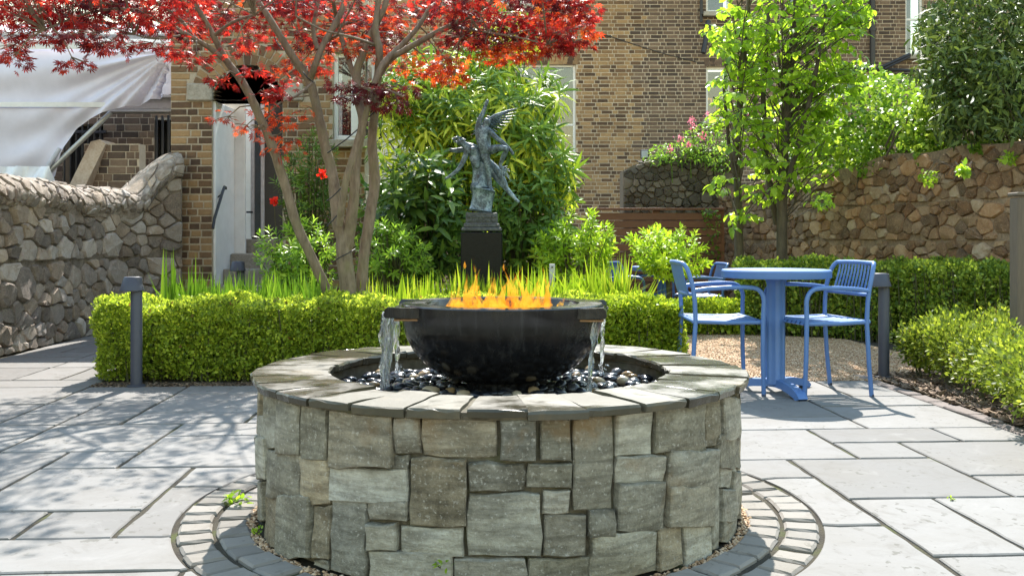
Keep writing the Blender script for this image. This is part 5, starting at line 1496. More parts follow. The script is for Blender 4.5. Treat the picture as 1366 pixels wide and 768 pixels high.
skin("drapery", [(643, 268, 0, 0.0960), (645, 258, 0, 0.0742), (642, 247, .02, 0.0845), (640, 236, .03, 0.0640), (640, 222, .05, 0.0717), (636, 212, .05, 0.0640), (632, 205, .0, 0.0461), (634, 252, -.05, 0.0512), (630, 244, -.05, 0.0333), (652, 259, -.04, 0.0384), (641, 281, 0, 0.1216), (634, 214, -.03, 0.0384), (637, 226, -.02, 0.0435), (630, 196, -.05, 0.0256), (656, 226, .05, 0.0384), (664, 228, .04, 0.0282)],
    [(0, 1), (1, 2), (2, 3), (3, 4), (4, 5), (5, 6), (2, 7), (7, 8), (1, 9), (0, 10), (5, 11), (11, 12), (6, 13), (4, 14), (14, 15)], stt, M['bronze'])
rnd = random.Random(71)
for wing, tipx, tipy, d0, n in (("wing", 690, 145, .02, 9), ("wing", 633, 162, .10, 6)):
    m = MB()
    for k in range(n):
        f = k / (n - 1)
        if tipx > 640:
            r0 = (649 + 3 * f, 162 + 9 * f); tp = (tipx - 30 * f * f - 3 * f, tipy + 36 * f)
        else:
            r0 = (643, 166 + 6 * f); tp = (636 - 6 * f, 158 + 22 * f)
        a, b = P(r0[0], r0[1], SY + d0 + .01 * k), P(tp[0], tp[1], SY + d0 + .05 + .006 * k)
        mid = a.lerp(b, .5) + Vector((0, 0, .018 * (1 - f)))
        m.tube([a, a.lerp(mid, .6), mid, mid.lerp(b, .6), b], [.012, .018, .016, .011, .003], 8, sq=.35)
    # leading edge and coverts
    if tipx > 640:
        m.tube([P(648, 163, SY + d0), P(660, 155, SY + d0), P(676, 149, SY + d0 + .03), P(tipx, tipy, SY + d0 + .05)], [.016, .018, .013, .004], 8)
        for k in range(7): m.tube([P(651 + 3.4 * k, 162 - 1.6 * k, SY + d0 - .012), P(656 + 3.4 * k, 166 - 1.2 * k, SY + d0 - .014), P(660 + 3.6 * k, 169 - 2.2 * k, SY + d0 - .004)], [.008, .011, .003], 6, sq=.5)
    put("wing", m, M['bronze'], stt, smooth=60)
m = MB()     # curls of hair and a trailing wreath
for k in range(16):
    a = rnd.uniform(0, 6.28); p = P(612 + 6 * math.cos(a), 186 + 3.4 * math.sin(a), SY - .02 + rnd.uniform(-.03, .02)); m.tube([p, p + Vector((rnd.uniform(-.02, .02), -.01, rnd.uniform(-.012, .012))), p + Vector((rnd.uniform(-.03, .03), 0, rnd.uniform(-.02, .02)))], [.009, .008, .003], 6)
for k in range(10):
    a = rnd.uniform(0, 6.28); p = P(651 + 3.5 * math.cos(a), 159 + 3 * math.sin(a), SY - .02 + rnd.uniform(-.02, .02)); m.tube([p, p + Vector((rnd.uniform(-.015, .015), 0, rnd.uniform(-.01, .01)))], [.009, .004], 6)
put("hair", m, M['bronze'], stt, smooth=60)
m = MB()
for k in range(14):
    p = P(669 + rnd.uniform(-4, 4), 226 + rnd.uniform(-6, 6), SY); q = P(676 + rnd.uniform(-6, 8), 232 + rnd.uniform(-12, 10), SY + rnd.uniform(-.03, .03)); m.tube([p, p.lerp(q, .5) + Vector((0, 0, .015)), q], [.007, .006, .002], 5)
put("wreath", m, M['bronze'], stt, smooth=60)

# ================================================================ FOLIAGE
def tpl_leaf(w, fold=.12, droop=.15):
    """pointed oval leaf, unit length along +Y"""
    v = np.array([(0, 0, 0), (-w * .8, .3, fold * w), (w * .8, .3, fold * w), (0, .33, 0), (-w * .75, .66, fold * w - droop * .4), (w * .75, .66, fold * w - droop * .4), (0, .68, -droop * .45), (0, 1, -droop)], float)
    return v, [np.array([(0, 3, 1), (0, 2, 3), (4, 6, 7), (6, 5, 7)]), np.array([(1, 3, 6, 4), (3, 2, 5, 6)])]
def tpl_small(w=.32):
    v = np.array([(0, 0, 0), (-w, .5, .08), (w, .5, .08), (0, 1, -.05)], float)
    return v, [np.array([(0, 2, 3, 1)])]
def tpl_maple():
    v = [(0, 0, 0)]; f = []
    for a, L, w in ((-118, .45, .07), (-72, .72, .10), (-34, .93, .11), (0, 1.0, .11), (34, .93, .11), (72, .72, .10), (118, .45, .07)):
        a = R(a); d = (math.sin(a), math.cos(a)); n = (d[1], -d[0]); k = len(v)
        z = -.10 * L * L
        v += [(d[0] * L * .5 + n[0] * w, d[1] * L * .5 + n[1] * w, .02), (d[0] * L, d[1] * L, z), (d[0] * L * .5 - n[0] * w, d[1] * L * .5 - n[1] * w, .02)]
        f.append((0, k, k + 1, k + 2))
    v = np.array(v, float); v[:, 1] += .25
    return v, [np.array(f)]
def norm(a): return a / (np.linalg.norm(a, axis=1, keepdims=True) + 1e-9)
def scatter(tpl, Pp, D, Nn, S, tint=None):
    """one leaf per point: D = leaf direction, Nn = rough upper side"""
    v, fs = tpl; N = len(Pp); nv = len(v)
    y = norm(D); x = norm(np.cross(y, Nn)); z = np.cross(x, y)
    S = np.broadcast_to(np.asarray(S, float), (N,))
    V = Pp[:, None] + S[:, None, None] * (v[None, :, 0:1] * x[:, None] + v[None, :, 1:2] * y[:, None] + v[None, :, 2:3] * z[:, None])
    Fo = [(f[None] + (np.arange(N) * nv)[:, None, None]).reshape(-1, f.shape[1]) for f in fs]
    t = np.repeat(rng.random(N) if tint is None else tint, nv)
    return V.reshape(-1, 3), Fo, t
def merge(parts):
    Vs, Fs, Ts, o = [], [], [], 0
    for V, Fo, t in parts:
        Vs.append(V); Ts.append(t); Fs += [f + o for f in Fo]; o += len(V)
    return np.concatenate(Vs), Fs, np.concatenate(Ts)
def leaves_obj(name, parts, mat, parent=None):
    V, Fs, t = merge(parts)
    return put(name, fast_mesh(name, V, Fs, tint=t), mat, parent)
def rdir(N): return norm(rng.normal(0, 1, (N, 3)))

def lump(x, f, ph):  # cheap smooth noise for uneven outlines
    return np.sin(x[:, 0] * f + ph) * np.sin(x[:, 1] * f * 1.13 + ph * 2) + np.sin(x[:, 2] * f * .9 + ph * 3) * np.sin(x[:, 0] * f * .7 + 1 + ph)

def hedge(name, label, poly, z0, z1, mat, n_per_m2, leaf, bump=.03, cat="hedge", group=None, depth=.09, round_=.07, core=True, twigs=True, z1b=None):
    """clipped hedge over a plan polygon (anticlockwise)"""
    pc = np.array(poly, float); c = pc.mean(0)
    t = thing(name, (c[0], c[1], 0), label, cat, group)
    Pt, Nr = [], []
    n = len(pc)
    zt = lambda p: z1 if z1b is None else z1 + (z1b - z1) * (p[:, 0] - pc[:, 0].min()) / (pc[:, 0].max() - pc[:, 0].min())
    for i in range(n):
        a, b = pc[i], pc[(i + 1) % n]; L = np.linalg.norm(b - a); m_ = int(L * (z1 - z0) * n_per_m2)
        u = rng.random(m_); h = rng.random(m_) ** .9
        q = a + (b - a) * u[:, None]
        nr = np.array([(b - a)[1], -(b - a)[0]]) / L
        z = z0 + (zt(q) - z0) * h
        # rounded shoulders and slightly narrower foot
        k = np.clip((z - (zt(q) - round_)) / round_, 0, 1); ins = round_ * (1 - np.sqrt(np.clip(1 - k ** 2, 0, 1))) + .05 * np.clip(1 - (z - z0) / .12, 0, 1)
        e = np.minimum(u, 1 - u) * L; ke = np.clip(1 - e / round_, 0, 1); ins = ins + round_ * .5 * ke ** 2
        d = -rng.exponential(depth * .35, m_).clip(0, depth * 2) - ins
        p = np.column_stack([q + nr * d[:, None], z])
        Pt.append(p); Nr.append(np.column_stack([np.repeat(nr[None], m_, 0), .35 * np.ones(m_)]))
    A = 0.5 * abs(sum(pc[i][0] * pc[(i + 1) % n][1] - pc[(i + 1) % n][0] * pc[i][1] for i in range(n)))
    p = in_poly(pc, int(A * n_per_m2 * 1.1)); zz = zt(p)
    p[:, 2] = zz - rng.exponential(depth * .35, len(p)).clip(0, depth * 2)
    Pt.append(p); Nr.append(np.tile([0, 0, 1.0], (len(p), 1)))
    Pt = np.concatenate(Pt); Nr = norm(np.concatenate(Nr))
    ph = rng.uniform(0, 6)
    Pt = Pt + Nr * (bump * (lump(Pt, 11, ph) * .6 + lump(Pt, 27, ph + 2) * .4) + .25 * leaf * rng.normal(0, 1, len(Pt)))[:, None]
    D = norm(Nr * .8 + rdir(len(Pt)) * .9 + np.array([0, 0, .35])); Nn = norm(Nr * .4 + rdir(len(Pt)) * .7 + np.array([0, 0, .5]))
    leaves_obj("foliage", [scatter(tpl_small(.33), Pt, D, Nn, leaf * rng.uniform(.55, 1.5, len(Pt)))], mat, t)
    if core:
        V = []; fs = []
        ins = depth * 1.15
        q = c + (pc - c) * np.maximum(.05, 1 - ins / np.maximum(np.linalg.norm(pc - c, axis=1), .01))[:, None]
        # stems filling the inside
        m = MB(); N = int(A * 260)
        for s in in_poly(pc, N):
            x, y = c + (s[:2] - c) * .93
            h = z1 - rnd.uniform(.03, .08); k = rnd.uniform(-.06, .06); k2 = rnd.uniform(-.06, .06)
            m.tube([(x, y, min(z0, 0) - .01), (x + k * .4, y + k2 * .4, h * .5), (x + k, y + k2, h)], [.007, .0055, .003], 4, cap=False)
        put("stems", m, M['twig'], t)
        Pi = in_poly(pc, int(A * n_per_m2 * .9)); Pi[:, :2] = c + (Pi[:, :2] - c) * .95; Pi[:, 2] = rng.uniform(z0 + .06, z1 - .05, len(Pi))
        leaves_obj("inner_foliage", [scatter(tpl_small(.4), Pi, rdir(len(Pi)), rdir(len(Pi)), leaf * 1.6)], mat, t)
    return t
rnd = random.Random(81)
hedge("box_hedge", "long clipped box hedge with squared top in front of the maple and statue", [(-2.75, 6.30), (1.03, 6.26), (1.07, 6.95), (-2.79, 6.95)], .0, .505, M['box'], 14500, .022, .042, round_=.11)
hedge("box_hedge", "low bright box hedge across the gravel, behind the near blue chair", [(1.35, 9.32), (2.30, 9.3), (2.35, 9.85), (1.3, 9.9)], -.02, .30, M['box_bright'], 5000, .030, .03)
hedge("box_hedge", "yellow green end of clipped box hedge beside the gravel, behind the fountain", [(.50, 6.20), (1.10, 6.20), (1.16, 6.75), (.50, 6.75)], .0, .515, M['box_bright'], 12000, .023, .04)
hedge("box_hedge", "tall dull hedge with ragged top below the warm rubble wall, behind the bollard", [(2.25, 9.3), (2.95, 9.12), (3.45, 8.6), (3.9, 7.3), (4.5, 5.4), (5.0, 5.6), (4.4, 7.6), (3.95, 9.0), (3.2, 9.75), (2.3, 9.9)], -.02, .70, M['box_dark'], 6000, .030, .05, depth=.12)

# small box bushes in the mulch strip
def bush(label, x, y, r, h, mat, n=2600, leaf=.026, name="box_bush", group="small box bushes in the mulch strip", cat="bush", z0=.08, stems=7):
    t = thing(name, (x, y, 0), label, cat, group)
    th = rng.uniform(0, 6.283, n); cz = rng.uniform(-1, 1, n); k = rng.uniform(.35, 1, n) ** .5
    s = np.sqrt(1 - cz ** 2)
    p = np.column_stack([r * s * np.cos(th) * k, r * s * np.sin(th) * k, (h - z0) / 2 * cz * k])
    q = p / np.array([r, r, (h - z0) / 2]); ph = rng.uniform(0, 6)
    p *= (1 + .22 * lump(q, 3.3, ph))[:, None]
    # upright sprigs breaking the outline
    nrm = norm(q + np.array([0, 0, .25]))
    sel = rng.random(n) < .3
    p[sel] += nrm[sel] * rng.uniform(0, .05, (sel.sum(), 1)) + np.array([0, 0, 1]) * rng.uniform(0, .05, (sel.sum(), 1))
    p += np.array([x, y, z0 + (h - z0) / 2])
    p[:, 2] = np.maximum(p[:, 2], .04)
    D = norm(nrm + rdir(n) * .8 + np.array([0, 0, .4])); Nn = norm(nrm * .4 + rdir(n) * .6 + np.array([0, 0, .6]))
    leaves_obj("foliage", [scatter(tpl_leaf(.30), p, D, Nn, leaf * rng.uniform(.7, 1.4, n))], mat, t)
    m = MB()
    for k in range(stems):
        a = rnd.uniform(0, 6.28); e = Vector((x + r * .7 * math.cos(a), y + r * .7 * math.sin(a), h * rnd.uniform(.5, .8)))
        b = Vector((x + .05 * math.cos(a), y + .05 * math.sin(a), -.01)); m.tube([b, b.lerp(e, .5) + Vector((0, 0, .03)), e], [.008, .006, .003], 5)
    put("stem", m, M['twig'], t)
    return t
BL = ["loose box bush next to the charcoal bollard, bare stems at its foot", "second box bush along the edging from the charcoal bollard, spotted with pale leaves", "third box bush along the edging from the charcoal bollard", "fourth box bush along the edging from the charcoal bollard",
      "box bush directly under the timber post, fifth from the charcoal bollard", "box bush cut by the picture edge, last along the edging", "box bush in the second row behind the third one from the bollard", "box bush in the second row below the timber post", "box bush in the second row behind the one next to the bollard"]
for lb, (px, py, rr_, hh) in zip(BL, [(1212, 503, .17, .37), (1252, 516, .20, .40), (1298, 535, .22, .42), (1342, 558, .22, .43), (1372, 580, .22, .44), (1420, 620, .24, .42), (1322, 500, .25, .42), (1352, 486, .25, .42), (1262, 490, .2, .38)]):
    g = G(px, py); bush(lb, g.x + .12, g.y, rr_, hh, M['bush'], n=3300, leaf=.026)

# sword leaved iris beds
def iris(label, spots, mat, name="iris_bed"):
    Pp, D, S, Nn, W = [], [], [], [], []
    V, Fq, T, o = [], [], [], 0
    for x, y, h, n, spread in spots:
        for k in range(n):
            a = rnd.uniform(0, 6.28); b = Vector((x + rnd.gauss(0, .05), y + rnd.gauss(0, .05), -.005)); L = h * rnd.uniform(.62, 1.1) * .98
            lean = abs(rnd.gauss(0, spread)); d = Vector((math.cos(a), math.sin(a), 0)); w = rnd.uniform(.015, .027)
            side = Vector((-d.y, d.x, 0)); side.rotate(Matrix.Rotation(rnd.uniform(-1.2, 1.2), 3, 'Z')); seg = 5; tt = rnd.random()
            bend = rnd.uniform(.1, .9) * lean
            for i in range(seg + 1):
                t = i / seg; c = b + d * (L * (lean * t * .6 + bend * t ** 3)) + Vector((0, 0, L * t * (1 - .28 * (lean + bend) * t * t)))
                ww = w * (1 - t ** 2.5) * (.75 + .6 * t * (1 - t)) + .0004
                f = d * ww * .25
                V += [c - side * ww, c + f * .6, c + side * ww]; T += [tt] * 3
            for i in range(seg):
                q = o + i * 3; Fq += [(q, q + 1, q + 4, q + 3), (q + 1, q + 2, q + 5, q + 4)]
            o += (seg + 1) * 3
    ob = put(name, fast_mesh(name, np.array(V), [np.array(Fq)], tint=np.array(T)), mat)
    return tag(ob, label, None, None, "stuff")
def spots(x0, x1, y0, y1, n, h0, h1, bl, sp): return [(rnd.uniform(x0, x1), rnd.uniform(y0, y1), rnd.uniform(h0, h1), bl, sp) for _ in range(n)]
iris("green sword leaves standing behind the hedge below the brick porch", spots(-2.55, -1.35, 7.05, 7.7, 125, .54, .72, 15, .20) + spots(-2.54, -2.44, 7.05, 7.12, 3, .80, .88, 8, .03) + spots(-1.5, -.9, 7.0, 7.4, 48, .50, .62, 13, .24), M['iris'])
iris("sunlit sword leaves between the maple trunks and the black bowl", spots(-1.15, -.3, 7.05, 7.5, 108, .51, .70, 14, .20), M['iris_bright'])
iris("bright yellow green sword leaves behind the flames and round the pedestal", spots(-.4, .62, 7.02, 7.6, 150, .55, .74, 15, .20), M['iris_bright'])
iris("tall fan of sword leaves at the right end of the bed behind the bowl", spots(.60, .86, 6.98, 7.3, 16, .66, .86, 17, .26), M['iris_bright'])

# -------- rounded shrubs
def shoot_shrub(name, label, cx, cy, cz, rx, ry, rz, mat, shoots, per, L, w, cat="shrub", group=None, trunk=None, up=.45, droop=.25, seed=0, parts=0, fill=.4, low=-1.0, bark='twig'):
    """shrub of leafy shoot tips over an uneven dome"""
    t = thing(name, (cx, cy, 0), label, cat, group)
    th = rng.uniform(0, 6.283, shoots); cs = rng.uniform(low, 1, shoots); s = np.sqrt(1 - cs ** 2)
    q = np.column_stack([s * np.cos(th), s * np.sin(th), cs]); ph = rng.uniform(0, 6)
    k = np.where(rng.random(shoots) < fill, rng.uniform(.45, .85, shoots), rng.uniform(.86, 1.08, shoots)) * (1 + .13 * lump(q, 3.1, ph))
    C = np.array([cx, cy, cz]) + q * k[:, None] * np.array([rx, ry, rz])
    ax = norm(q * .75 + np.array([0, 0, up]) + rng.normal(0, .22, (shoots, 3)))
    Pp = np.repeat(C, per, 0); A = np.repeat(ax, per, 0); N = shoots * per
    j = np.tile(np.arange(per), shoots); ang = j * 2.4 + np.repeat(rng.uniform(0, 6, shoots), per)
    x = norm(np.cross(A, np.array([.31, .17, .93]))); y = np.cross(A, x)
    rad = x * np.cos(ang)[:, None] + y * np.sin(ang)[:, None]
    f = j / max(1, per - 1)
    Pp = Pp - A * (L * 1.3 * (1 - f))[:, None] + rad * .004
    D = norm(rad * (1.0 - .55 * f)[:, None] + A * (.25 + .9 * f)[:, None] - np.array([0, 0, droop]))
    S = L * rng.uniform(.65, 1.15, N) * (1 - .25 * f)
    Nn = norm(A + rng.normal(0, .25, (N, 3)))
    tint = np.clip(np.repeat(rng.random(shoots), per) * .6 + rng.random(N) * .4, 0, .999)
    order = np.arange(N)
    if parts:
        # the leaves that face the garden are leaves of their own
        facing = (C[:, 1].repeat(per) + rng.normal(0, .1, N)).argsort()[:parts]
        mask = np.ones(N, bool); mask[facing] = False
        tm = []
        for kk in range(4):
            v, fs = tpl_leaf(w * (.9 + .08 * kk), .25, droop * (.5 + .3 * kk)); me = fast_mesh("leaf", v, fs); me.materials.append(mat); tm.append(me)
        Y = norm(D); X = norm(np.cross(Y, Nn)); Z = np.cross(X, Y)
        for i in facing:
            ob = bpy.data.objects.new("leaf", tm[int(i) % 4]); col.objects.link(ob); ob.parent = t; ob.matrix_parent_inverse = Matrix.Translation(-t.location)
            m4 = Matrix([[X[i][0] * S[i], Y[i][0] * S[i], Z[i][0] * S[i], Pp[i][0]], [X[i][1] * S[i], Y[i][1] * S[i], Z[i][1] * S[i], Pp[i][1]], [X[i][2] * S[i], Y[i][2] * S[i], Z[i][2] * S[i], Pp[i][2]], [0, 0, 0, 1]])
            ob.matrix_basis = m4
        order = np.where(mask)[0]
    leaves_obj("foliage", [scatter(tpl_leaf(w, .25, droop * .8), Pp[order], D[order], Nn[order], S[order], tint[order])], mat, t)
    m = MB(); base = Vector((cx, cy, 0)) if trunk is None else Vector(trunk)
    hub = Vector((cx, cy, cz - rz * .75)) if trunk is not None else Vector((cx, cy, .05))
    if trunk is not None: m.tube([base, base.lerp(hub, .5) + Vector((.01, 0, 0)), hub], [.026, .022, .02], 8)
    for i in range(0, shoots, 3 if shoots < 200 else 5):
        e = Vector(C[i]) - Vector(ax[i]) * L * .8; mid = hub.lerp(e, .5) + Vector((0, 0, .05)); m.tube([hub, mid, e], [.012, .007, .003], 5, cap=False)
    put("stem" if trunk is None else "trunk", m, M[bark], t)
    return t
def shrub_px(label, px0, px1, py0, py1, Y, mat, shoots, per, L, w, **kw):
    a, b = P(px0, py1, Y), P(px1, py0, Y)
    rx = (b.x - a.x) / 2; rz = (b.z - a.z) / 2
    kw.setdefault("group", None); name = kw.pop("name", "rounded_shrub")
    return shoot_shrub(name, label, (a.x + b.x) / 2, Y, (a.z + b.z) / 2, rx, kw.pop("ry", rx), rz, mat, shoots, per, L, w, **kw)
shrub_px("rounded green shrub below the porch door, behind the leaning maple trunk", 338, 452, 288, 395, 8.3, M['shrub'], 150, 15, .075, .16)
shrub_px("rounded green shrub between the maple trunks and the statue pedestal", 474, 576, 292, 395, 8.2, M['shrub'], 140, 15, .075, .16)
shrub_px("rounded bright green shrub to the right of the statue, above the sword leaves", 708, 822, 280, 392, 8.6, M['bay'], 170, 15, .085, .17)
shrub_px("clipped yellow green shrub on a single stem in front of the timber fence", 842, 938, 298, 374, 9.7, M['bay'], 150, 14, .085, .18, trunk=(P(893, 0, 9.7).x, 9.7, 0), name="standard_shrub")
shrub_px("dark feathery shrub against the porch wall, left of the maple stems", 372, 452, 175, 330, 9.6, M['bigleaf'], 190, 16, .085, .10, up=.7, fill=.5, name="climbing_shrub")

# broad leaved shrub and the great spurge behind the statue
shrub_px("dark shrub with broad glossy leaves to the left of the statue", 476, 640, 190, 385, 8.95, M['bigleaf'], 150, 11, .19, .19, ry=.55, droop=.35, fill=.5, parts=230, name="broad_leaved_shrub")
shrub_px("dark broad leaved shrub filling the bed to the right of the pedestal", 640, 772, 215, 385, 9.3, M['bigleaf'], 150, 11, .15, .16, ry=.5, droop=.4, fill=.5, name="broad_leaved_shrub")
sg = thing("spurge_shrub", (P(640, 0, 9.9).x, 9.9, 0), "tall yellow green shrub with drooping narrow leaves behind the bronze statue", "shrub")
parts_ = []; stem = MB(); CC = []
for (px, py, rx, ry, n, Y) in ((600, 95, 75, 40, 34, 9.9), (660, 70, 55, 55, 30, 10.2), (560, 130, 60, 40, 32, 9.7), (620, 150, 80, 40, 44, 9.6), (700, 150, 60, 50, 42, 9.7), (715, 205, 52, 42, 40, 9.5), (650, 205, 80, 45, 44, 9.6), (545, 180, 55, 40, 30, 9.8), (600, 235, 80, 50, 40, 9.9), (690, 262, 70, 45, 30, 9.8), (745, 232, 28, 28, 18, 9.5), (690, 100, 40, 35, 20, 10.0), (520, 150, 30, 40, 14, 9.9)):
    for k in range(int(n * .82)):
        a = rng.uniform(0, 6.283); r_ = math.sqrt(rng.random()); CC.append(P(px + rx * r_ * math.cos(a), py + ry * r_ * math.sin(a) - 6, Y + rng.uniform(-.35, .35)))
CC = np.array([tuple(c) for c in CC]); n = len(CC); per = 22
ax = norm(np.column_stack([(CC[:, 0] - sg.location.x) * .5, (CC[:, 1] - 10.2) * .8 - .2, .75 * np.ones(n)]) + rng.normal(0, .25, (n, 3)))
A = np.repeat(ax, per, 0); j = np.tile(np.arange(per), n); ang = j * 2.4 + np.repeat(rng.uniform(0, 6, n), per); x = norm(np.cross(A, np.array([.31, .17, .93]))); y = np.cross(A, x)
rad = x * np.cos(ang)[:, None] + y * np.sin(ang)[:, None]; f = j / (per - 1)
Pp = np.repeat(CC, per, 0) - A * (.22 * (1 - f))[:, None]
D = norm(rad * (1 - .4 * f)[:, None] + A * (.1 + .8 * f)[:, None] - np.array([0, 0, 1]) * (.8 * (1 - f) + .1)[:, None])
tint = np.clip(np.repeat(rng.random(n), per) * .30 + .62 * f ** 1.5 + .1 * rng.random(n * per), 0, .999)
leaves_obj("foliage", [scatter(tpl_leaf(.10, .3, .4), Pp, D, norm(A + rng.normal(0, .2, A.shape)), 0.19 * rng.uniform(.7, 1.15, n * per), tint)], M['spurge'], sg)
for i in range(0, n, 3):
    b = Vector((sg.location.x + rnd.uniform(-.25, .25), 10 + rnd.uniform(-.2, .2), -.01)); e = Vector(CC[i]) - Vector(ax[i]) * .2
    stem.tube([b, b.lerp(e, .6) + Vector((0, 0, .15)), e], [.014, .010, .005], 5, cap=False)
put("stem", stem, M['twig'], sg)

# -------- the red maple
mp_t = thing("maple_tree", (P(458, 0, 7.1).x, 7.1, 0), "red leaved maple tree with several pale leaning trunks behind the box hedge", "tree")
mY = 7.1
def limb(pts, name="branch", n=9, Y0=mY):
    """pts: (px, py, radius px[, depth offset])"""
    Q = []; rad = []
    for q in pts:
        px, py, r_ = q[:3]; dy = q[3] if len(q) > 3 else 0
        Q.append(P(px, py, Y0 + dy)); rad.append(r_ * .85 * (Y0 + dy) / 1285)
    # smooth
    S, Rr = [], []
    for i in range(len(Q) - 1):
        p0 = Q[max(0, i - 1)]; p1 = Q[i]; p2 = Q[i + 1]; p3 = Q[min(len(Q) - 1, i + 2)]
        for k in range(4):
            t = k / 4; a = 2 * p1; b = p2 - p0; c = 2 * p0 - 5 * p1 + 4 * p2 - p3; d = -p0 + 3 * p1 - 3 * p2 + p3
            S.append((a + b * t + c * t * t + d * t ** 3) * .5 + Vector((rnd.uniform(-1, 1), 0, rnd.uniform(-1, 1))) * rad[i] * .07); Rr.append((rad[i] + (rad[i + 1] - rad[i]) * t) * rnd.uniform(.95, 1.06))
    S.append(Q[-1]); Rr.append(rad[-1])
    m = MB(); m.tube(S, Rr, n); put(name, m, M['maple_bark'], mp_t, smooth=70); LIMBS.extend(S)
LIMBS = []
limb([(468, 470, 10.1), (440, 398, 8.0), (420, 352, 8.0, -.05), (396, 300, 7.7, -.1), (378, 240, 7.4, -.15), (364, 198, 7.1, -.2), (345, 152, 6.7, -.25), (322, 108, 6.3, -.3), (300, 78, 5.7, -.3), (286, 50, 4.7, -.35), (270, 22, 4.2, -.4), (258, -6, 3.9, -.4), (252, -60, 3.4, -.3), (240, -130, 2.5, -.2)], "trunk")
limb([(470, 470, 16), (466, 398, 13), (460, 350, 12.5), (458, 318, 11.5), (451, 296, 10), (445, 240, 8.6, .05), (434, 195, 8.2, .1), (424, 150, 7.6, .1), (413, 108, 7.2, .1), (396, 84, 6.4, .05), (378, 55, 5.6), (358, 22, 5), (338, -8, 4.6), (315, -70, 4), (300, -130, 3)], "trunk")
limb([(462, 330, 11), (468, 300, 9.5, -.03), (473, 255, 8, -.06), (476, 205, 7.4, -.05), (484, 165, 7), (478, 133, 7.4, .05), (476, 100, 7, .1), (484, 72, 6, .1), (496, 44, 5, .1), (510, 18, 4.4), (520, -20, 4), (530, -90, 3)], "trunk")
limb([(480, 470, 12, .1), (482, 398, 9.5, .1), (486, 340, 9, .12), (495, 280, 9, .15), (500, 240, 8.4, .2), (496, 190, 7.4, .2), (500, 150, 7, .15), (504, 105, 6.6, .1), (506, 70, 6), (501, 40, 5.2), (504, 10, 4.6), (506, -30, 4), (500, -110, 3)], "trunk")
limb([(452, 300, 6, -.1), (462, 240, 5.5, -.2), (480, 180, 5.5, -.2), (492, 140, 5, -.2), (500, 110, 5, -.15), (512, 84, 5, -.1), (530, 66, 4.6), (548, 48, 4), (562, 30, 3.4), (574, 8, 3)])
limb([(505, 102, 5.6), (520, 80, 5), (542, 66, 4.8, -.1), (570, 50, 4.6, -.2), (600, 35, 4.2, -.25), (622, 24, 3.8, -.3), (648, 8, 3.2, -.4), (690, -14, 2.6, -.5), (740, -30, 2, -.6)])
limb([(413, 108, 6, .1), (420, 88, 5.4), (430, 62, 5), (446, 34, 4.6), (458, 8, 4.2), (468, -40, 3.6), (480, -110, 2.8)])
limb([(424, 66, 4), (418, 42, 3.4), (422, 14, 3), (428, -20, 2.6)])
limb([(476, 112, 4.6, .1), (462, 72, 4.2, .2), (452, 36, 3.6, .25), (444, 0, 3)])
limb([(300, 80, 4.6, -.3), (276, 62, 4, -.4), (248, 46, 3.8, -.5), (222, 32, 3.4, -.55), (192, 20, 3, -.6), (160, 12, 2.4, -.7), (110, 20, 1.8, -.8), (60, 40, 1.4, -.9)])
limb([(262, 54, 3.2, -.4), (244, 30, 2.8, -.3), (222, 12, 2.4, -.3), (200, 0, 2, -.3), (150, -30, 1.6, -.3)])
limb([(285, 48, 3, -.35), (310, 30, 2.6, -.5), (340, 20, 2, -.7)])
limb([(240, 48, 1.8, -.5), (205, 52, 1.4, -.7), (178, 46, 1.1, -.8)])
limb([(418, 110, 2.6), (396, 128, 2, -.2), (376, 136, 1.5, -.3), (360, 150, 1.2, -.35)])
limb([(500, 60, 2.6, 0), (470, 50, 2, -.3), (430, 40, 1.6, -.4), (395, 22, 1.3, -.5)])
limb([(485, 130, 3.2, -.1), (510, 120, 2.4, -.3), (536, 128, 1.8, -.4)])
limb([(600, 35, 2.2, -.25), (640, 42, 1.8, -.4), (690, 50, 1.4, -.5), (730, 60, 1.1, -.6)])
LB = np.array([tuple(p) for p in LIMBS])
CL = []   # (px, py, depth, spread px, thickness px, leaves, colour)
def cl(px, py, dy, w, h, n, c): CL.append((px, py, dy, w, h, n, c))
for k in range(36): cl(rng.uniform(-40, 250), rng.uniform(-20, 42) + 6 * math.sin(k), rng.uniform(-1.2, .2), 42, 13, 56, ('red', 'red', 'purple')[k % 3])
for px, py in ((14, 66), (18, 78), (62, 52), (100, 52), (100, 86), (140, 62), (160, 62), (200, 62), (228, 68), (40, 34), (12, 48), (180, 34), (120, 30)): cl(px, py, rng.uniform(-1, -.3), 22, 8, 40, 'red')
for k in range(16): cl(rng.uniform(230, 420), rng.uniform(-15, 46), rng.uniform(-.3, .9), 40, 14, 62, 'red' if k % 3 else 'purple')
for px, py in ((296, 106), (352, 122), (372, 128), (340, 96), (380, 108), (325, 56), (262, 76), (244, 70), (310, 68)): cl(px, py, rng.uniform(-.8, -.2), 20, 10, 26, 'red')
for px, py, n in ((352, 148, 22), (345, 172, 16), (372, 160, 22), (360, 186, 18), (385, 190, 16), (300, 160, 12), (326, 170, 10), (372, 205, 14), (400, 150, 16)): cl(px, py, rng.uniform(-.4, .4), 20, 9, n, 'orange')
for k in range(18): cl(rng.uniform(400, 640), rng.uniform(-10, 60), rng.uniform(0, 1.3), 40, 15, 60, ('orange', 'red', 'purple', 'purple')[k % 4])
for k in range(14): cl(rng.uniform(390, 620), rng.uniform(50, 95), rng.uniform(.1, 1.1), 30, 12, 44, ('orange', 'orange', 'red', 'purple')[k % 4])
for px, py in ((482, 118), (500, 122), (520, 116), (470, 130), (508, 138), (530, 140), (458, 118), (545, 120)): cl(px, py, rng.uniform(-.5, -.1), 20, 8, 38, 'purple')
